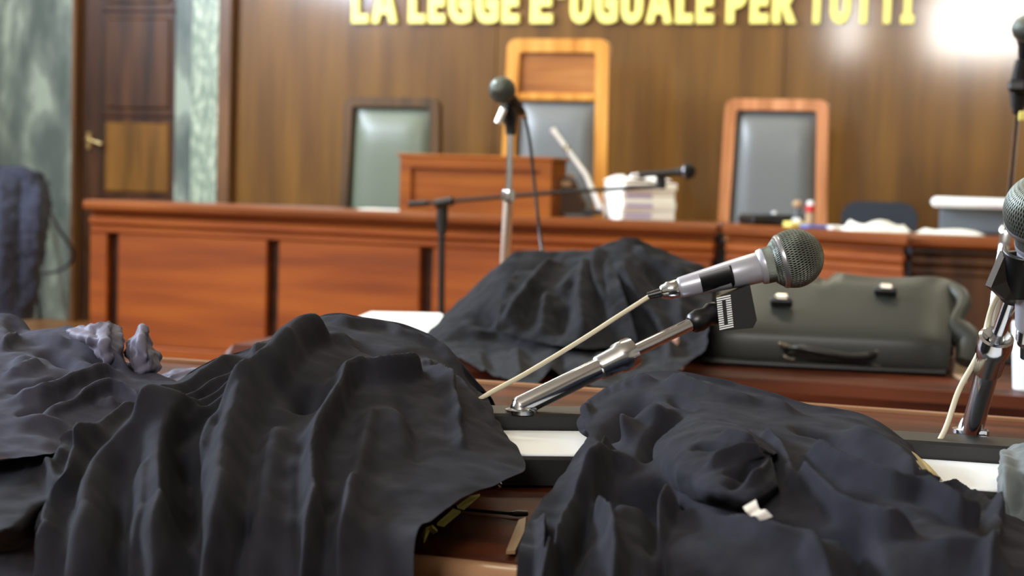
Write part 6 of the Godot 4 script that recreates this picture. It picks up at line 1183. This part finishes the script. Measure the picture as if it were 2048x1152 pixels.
	clip_block(s1, [Vector3(-0.2115, 1.0266, -1.2514), Vector3(-0.186, 1.0378, -1.26), Vector3(-0.1793, 1.01, -1.26), Vector3(-0.182, 1.0035, -1.2587), Vector3(-0.2064, 1.0004, -1.251)], Vector3(-0.2072, 1.034, -1.2721), Vector3(-0.2048, 1.0479, -1.2739), Vector3(-0.2289, 1.0403, -1.266))
	ribs(s1, Vector3(-0.2111, 1.0263, -1.251), Vector3(-0.2005, 1.029, -1.2544), Vector3(-0.2075, 1.0016, -1.2502))
	var m1 := microphone("large silver grey microphone in sharp focus on the foreground stand", Vector3(-0.1556, 1.0592, -1.2898), Vector3(-0.2575, 1.0284, -1.2563), 0.02365, M.mic_body, true, M.wire)
	obj("cable", Shape.new().tube(curve([Vector3(-0.2659, 1.0253, -1.2535), Vector3(-0.2861, 1.01, -1.2357), Vector3(-0.3146, 0.9878, -1.2044), Vector3(-0.3429, 0.9666, -1.1627), Vector3(-0.3683, 0.9495, -1.1327), Vector3(-0.3888, 0.9321, -1.1565)]), 0.0019, 10), M.cable_white, m1)
	var s2 := desk_stand("chrome desk microphone stand at the right picture edge, with a white cable", Vector3(-0.004, 0.902, -1.182), 0.06, Vector3(-0.0118, 0.93, -1.2245), Vector3(0.0022, 1.0051, -1.1767), Vector3(0.0145, 1.0528, -1.1421), "desk microphone stands", 0.0082)
	obj("wing_screw", Shape.new().tube([Vector3(-0.0175, 0.9374, -1.218), Vector3(0.0004, 0.9387, -1.2131)], 0.003, 8).box(Vector3(-0.0017, 0.9383, -1.2125), Vector3(0.009, 0.009, 0.004), 0.002).box(Vector3(-0.0161, 0.9374, -1.2185), Vector3(0.004, 0.008, 0.004), 0.001), M.chrome, s2)
	clip_block(s2, [Vector3(-0.0013, 1.0538, -1.1112), Vector3(0.0072, 1.0779, -1.1103), Vector3(0.0273, 1.0802, -1.1167), Vector3(0.0324, 1.0464, -1.1209), Vector3(0.0082, 1.0457, -1.1134)], Vector3(0.0186, 1.0658, -1.1286), Vector3(0.0193, 1.08, -1.1142), Vector3(0.0161, 1.0521, -1.1268))
	var m2 := microphone("large silver grille microphone at the right edge pointing up", Vector3(0.0286, 1.1068, -1.0928), Vector3(0.024, 1.0124, -1.1525), 0.0247, M.mic_body, true, M.wire)
	obj("cable", Shape.new().tube(curve([Vector3(0.0232, 1.0158, -1.1525), Vector3(0.0164, 1.0563, -1.1744), Vector3(0.0018, 1.0409, -1.1793), Vector3(-0.0067, 1.0038, -1.1844), Vector3(-0.02, 0.9733, -1.1885), Vector3(-0.0283, 0.9438, -1.1838), Vector3(-0.04, 0.9215, -1.168), Vector3(-0.0466, 0.9105, -1.1547)]), 0.0021, 10), M.cable_white, m2)

	# ---- robes in the foreground
	var ra := thing("black_robe", "large black robe draped over the left and centre of the front desk", "robe", Vector3(-0.5, 0.9, -1.0), 0.0, "black court robes")
	obj("skirt", draped(ROBE_A_SHAPE, ROBE_A_COLUMNS, ROBE_A_FOLDS, 20, 20, Vector3(0.1, 0.6, 1), 0.0016, 35), M.robe, ra)
	obj("snap", Shape.new().lathe(Vector3(-0.2995, 0.9196, -0.9628), Vector3(0, 0.3, 1), [Vector2(0, 0.0025), Vector2(0.001, 0.002), Vector2(0.0015, 0)], 12), M.chrome, ra)
	var rb := thing("black_robe", "black robe with a puffed sleeve heaped on the right of the front desk", "robe", Vector3(-0.12, 0.9, -1.0), 0.0, "black court robes")
	obj("skirt", draped(ROBE_B_SHAPE, ROBE_B_COLUMNS, ROBE_B_FOLDS, 20, 18, Vector3(0.0, 0.6, 1), 0.0016, 37), M.robe, rb)
	obj("sleeve", draped(SLEEVE_SHAPE, SLEEVE_COLUMNS, SLEEVE_FOLDS, 16, 12, Vector3(0.0, 0.6, 1), 0.0008, 39), M.robe, rb)
	obj("size_label", draped(TAG_SHAPE, TAG_COLUMNS, [], 8, 6, Vector3(0, 0.6, 1), 0.0, 1), M.paper, rb)
	obj("maker_label", draped(LABEL_SHAPE, LABEL_COLUMNS, [], 6, 6, Vector3(0, 0.6, 1), 0.0, 1), M.label_cloth, rb)
	var rd := thing("black_robe", "charcoal grey robe with pale grey collars lying at the far left", "robe", Vector3(-0.75, 0.9, -1.1), 0.0, "black court robes")
	obj("skirt", draped(ROBE_D_SHAPE, ROBE_D_COLUMNS, ROBE_D_FOLDS, 16, 18, Vector3(0.1, 0.6, 1), 0.002, 41), M.robe_grey, rd)
	obj("collar", draped(COLLAR_A_SHAPE, COLLAR_A_COLUMNS, COLLAR_A_FOLDS, 12, 10, Vector3(0.1, 0.4, 1), 0.004, 43), M.satin, rd)
	obj("collar", draped(COLLAR_B_SHAPE, COLLAR_B_COLUMNS, COLLAR_B_FOLDS, 12, 12, Vector3(0.1, 0.4, 1), 0.004, 45), M.satin, rd)
	obj("lining", draped(LINING_SHAPE, LINING_COLUMNS, LINING_FOLDS, 12, 12, Vector3(0.1, 0.6, 1), 0.002, 47), M.satin, rd)
	tag(obj("cloth_bag", draped(GREY_BAG_SHAPE, GREY_BAG_COLUMNS, GREY_BAG_FOLDS, 14, 12, Vector3(-0.1, 0.4, 1), 0.002, 49), M.grey_cloth), "grey cloth bag at the lower right picture edge", "bag")

	# ---- small things on the front desk
	var yr := thing("yellow_ribbon", "crumpled yellow green ribbon sticking out under the large robe", "ribbon", Vector3(-0.3279, 0.905, -0.9404))
	for q in [[Vector3(-0.316, 0.906, -0.8923), Vector3(-0.3117, 0.912, -0.9092), Vector3(-0.3115, 0.908, -0.9231), Vector3(-0.3122, 0.905, -0.8944)], [Vector3(-0.3183, 0.908, -0.9361), Vector3(-0.3144, 0.912, -0.9509), Vector3(-0.3153, 0.909, -0.9734), Vector3(-0.3168, 0.905, -0.9456)], [Vector3(-0.3157, 0.905, -0.8638), Vector3(-0.309, 0.912, -0.8535), Vector3(-0.311, 0.91, -0.8679), Vector3(-0.3084, 0.905, -0.8492)], [Vector3(-0.3103, 0.91, -0.8624), Vector3(-0.3055, 0.914, -0.854), Vector3(-0.3069, 0.908, -0.8678), Vector3(-0.3114, 0.905, -0.8728)]]:
		obj("loop", Shape.new().prism(q, Vector3(0, 0.0015, 0)), M.green_paper, yr)
	var co := thing("bookmark_ribbon", "thin black ribbon cord with a thick tip lying on the front desk", "cord", Vector3(-0.2962, 0.904, -0.957))
	obj("strand", Shape.new().tube(curve([Vector3(-0.3366, 0.906, -0.965), Vector3(-0.3231, 0.905, -0.951), Vector3(-0.3072, 0.9045, -0.9493), Vector3(-0.2874, 0.9045, -0.9503)]), 0.0011, 8), M.black, co)
	obj("tip", Shape.new().tube([Vector3(-0.288, 0.9045, -0.9501), Vector3(-0.2826, 0.905, -0.95), Vector3(-0.2774, 0.9045, -0.955)], [0.0012, 0.0022, 0.0018], 8), M.black, co)
	tag(obj("tape_strip", Shape.new().prism([Vector3(-0.2738, 0.905, -0.9241), Vector3(-0.2719, 0.905, -0.9343), Vector3(-0.2612, 0.905, -0.8943), Vector3(-0.2523, 0.905, -0.8467), Vector3(-0.257, 0.905, -0.8445)], Vector3(0, 0.002, 0)), M.tape), "beige tape strip on the desk edge beside the right robe", "tape")

func clip_block(st: Node3D, face: Array, hold: Vector3, mic_front: Vector3, mic_back: Vector3) -> void:
	obj("clip", Shape.new().prism(face, Vector3(-0.004, 0.0, -0.024)), M.black, st)
	var axis := (mic_back - mic_front).normalized()
	var l := mic_front.distance_to(mic_back)
	var side := axis.cross(Vector3.UP).normalized()
	var down := axis.cross(side).normalized()
	if down.y > 0.0:
		down = -down
	var shell := []
	for q in [[0.0, 0.0124], [0.0, 0.0142], [0.002, 0.0148], [0.003, 0.0136], [l, 0.0125], [l, 0.0108]]:
		var row := PackedVector3Array()
		for k in 25:
			var t := deg_to_rad(-112.0 + 224.0 * k / 24.0)
			row.append(mic_front + axis * q[0] + (down * cos(t) + side * sin(t)) * q[1])
		shell.append(row)
	obj("clip_sleeve", Shape.new().sheet(shell, down), M.black, st)

# ribs on the clip's flank; the light they catch is painted white
func ribs(st: Node3D, a: Vector3, b: Vector3, c: Vector3) -> void:
	var s := Shape.new()
	var across := b - a
	var down := c - a
	for k in 15:
		var p := a + down * (k / 14.0)
		if k in [0, 1, 13, 14]:
			s.tube([p, p + across], 0.0006, 6)
		else:
			s.tube([p, p + across * 0.36], 0.0006, 6)
			s.tube([p + across * 0.64, p + across], 0.0006, 6)
	obj("grip_rib_glints", s, M.white_plastic, st)

func briefcase() -> void:
	var bc := thing("briefcase", "dark green leather briefcase lying on the middle desk", "briefcase", Vector3(-0.25, 0.825, -2.6))
	# cross sections from left to right; each runs from the front foot over the top to the back foot
	var x0 := -0.445
	var x1 := -0.06
	var rows := []
	for i in 25:
		var t := i / 24.0
		var e := pow(absf(t * 2.0 - 1.0), 8.0)
		var z0 := lerpf(-2.505, -2.55, t) - 0.02 * e
		var hump := 0.010 * sin(t * PI * 2.0 + 0.4) - 0.022 * exp(-pow((t - 0.44) / 0.035, 2.0))
		var row := PackedVector3Array()
		var prof := [Vector2(-0.01, 0.001), Vector2(0.0, 0.012), Vector2(0.002, 0.04), Vector2(-0.006, 0.062), Vector2(-0.05, 0.098), Vector2(-0.10, 0.130), Vector2(-0.135, 0.148 + hump), Vector2(-0.16, 0.153 + hump), Vector2(-0.20, 0.146 + hump), Vector2(-0.26, 0.12), Vector2(-0.285, 0.07), Vector2(-0.285, 0.001)]
		var smooth_ := []
		for k in prof.size() - 1:
			for s in 3:
				var a := Vector3(prof[maxi(k - 1, 0)].x, prof[maxi(k - 1, 0)].y, 0)
				var b := Vector3(prof[k].x, prof[k].y, 0)
				var c := Vector3(prof[k + 1].x, prof[k + 1].y, 0)
				var d := Vector3(prof[mini(k + 2, prof.size() - 1)].x, prof[mini(k + 2, prof.size() - 1)].y, 0)
				smooth_.append(spline(a, b, c, d, s / 3.0))
		smooth_.append(Vector3(-0.285, 0.001, 0))
		for p in smooth_:
			row.append(Vector3(lerpf(x0, x1, t), 0.825 + p.y * (1.0 - 0.12 * e), z0 + p.x))
		rows.append(row)
	var sh := Shape.new().sheet(rows, Vector3(0, 1, 0.4))
	for e in [0, 24]:
		var mid := Vector3.ZERO
		for p in rows[e]:
			mid += p / rows[e].size()
		for k in rows[e].size() - 1:
			sh.flat(mid, rows[e][k], rows[e][k + 1], Vector3(-1 if e == 0 else 1, 0, 0))
	obj("body", sh, M.bag_leather, bc)
	# soft gusset bulging at the right end
	obj("gusset", Shape.new().tube(curve([Vector3(-0.066, 0.955, -2.70), Vector3(-0.045, 0.935, -2.665), Vector3(-0.056, 0.90, -2.62), Vector3(-0.03, 0.875, -2.60), Vector3(-0.036, 0.845, -2.58)]), [0.012, 0.013, 0.014, 0.015, 0.015, 0.014, 0.014, 0.013, 0.012, 0.012, 0.013, 0.014, 0.017, 0.02, 0.022, 0.022, 0.022, 0.022, 0.023, 0.024, 0.024, 0.022, 0.02, 0.018, 0.016], 14), M.bag_leather, bc)
	obj("edge_trim", Shape.new().tube(curve([Vector3(-0.44, 0.831, -2.503), Vector3(-0.25, 0.831, -2.520), Vector3(-0.065, 0.831, -2.548)]), 0.006, 8), M.bag_dark, bc)
	for q in [[Vector3(-0.3264, 0.9364, -2.5546), 0.0], [Vector3(-0.1663, 0.9581, -2.6104), 0.0]]:
		var c: Vector3 = q[0]
		var lean := Basis(Vector3.RIGHT, -0.9)
		var flap := obj("clasp_strap", Shape.new().box(c + Vector3(0, -0.009, -0.004), Vector3(0.036, 0.009, 0.018), 0.003, lean), M.bag_dark, bc)
		obj("clasp", Shape.new().box(c + Vector3(0.002, 0.001, 0.004), Vector3(0.024, 0.011, 0.009), 0.004, lean), M.steel, flap)
	var hd := obj("handle", Shape.new().tube(curve([Vector3(-0.3089, 0.8561, -2.5067), Vector3(-0.2843, 0.8622, -2.4832), Vector3(-0.2455, 0.8574, -2.4843), Vector3(-0.2079, 0.8524, -2.4954), Vector3(-0.1826, 0.8537, -2.5137), Vector3(-0.1721, 0.854, -2.5484)]), 0.0062, 10), M.bag_dark, bc)
	for q in [Vector3(-0.311, 0.8649, -2.4962), Vector3(-0.3025, 0.8447, -2.4973), Vector3(-0.1748, 0.8613, -2.5376), Vector3(-0.1689, 0.8346, -2.5374)]:
		obj("handle_ring", Shape.new().box(q, Vector3(0.018, 0.006, 0.006), 0.002, Basis(Vector3.BACK, -0.2)), M.steel, hd)
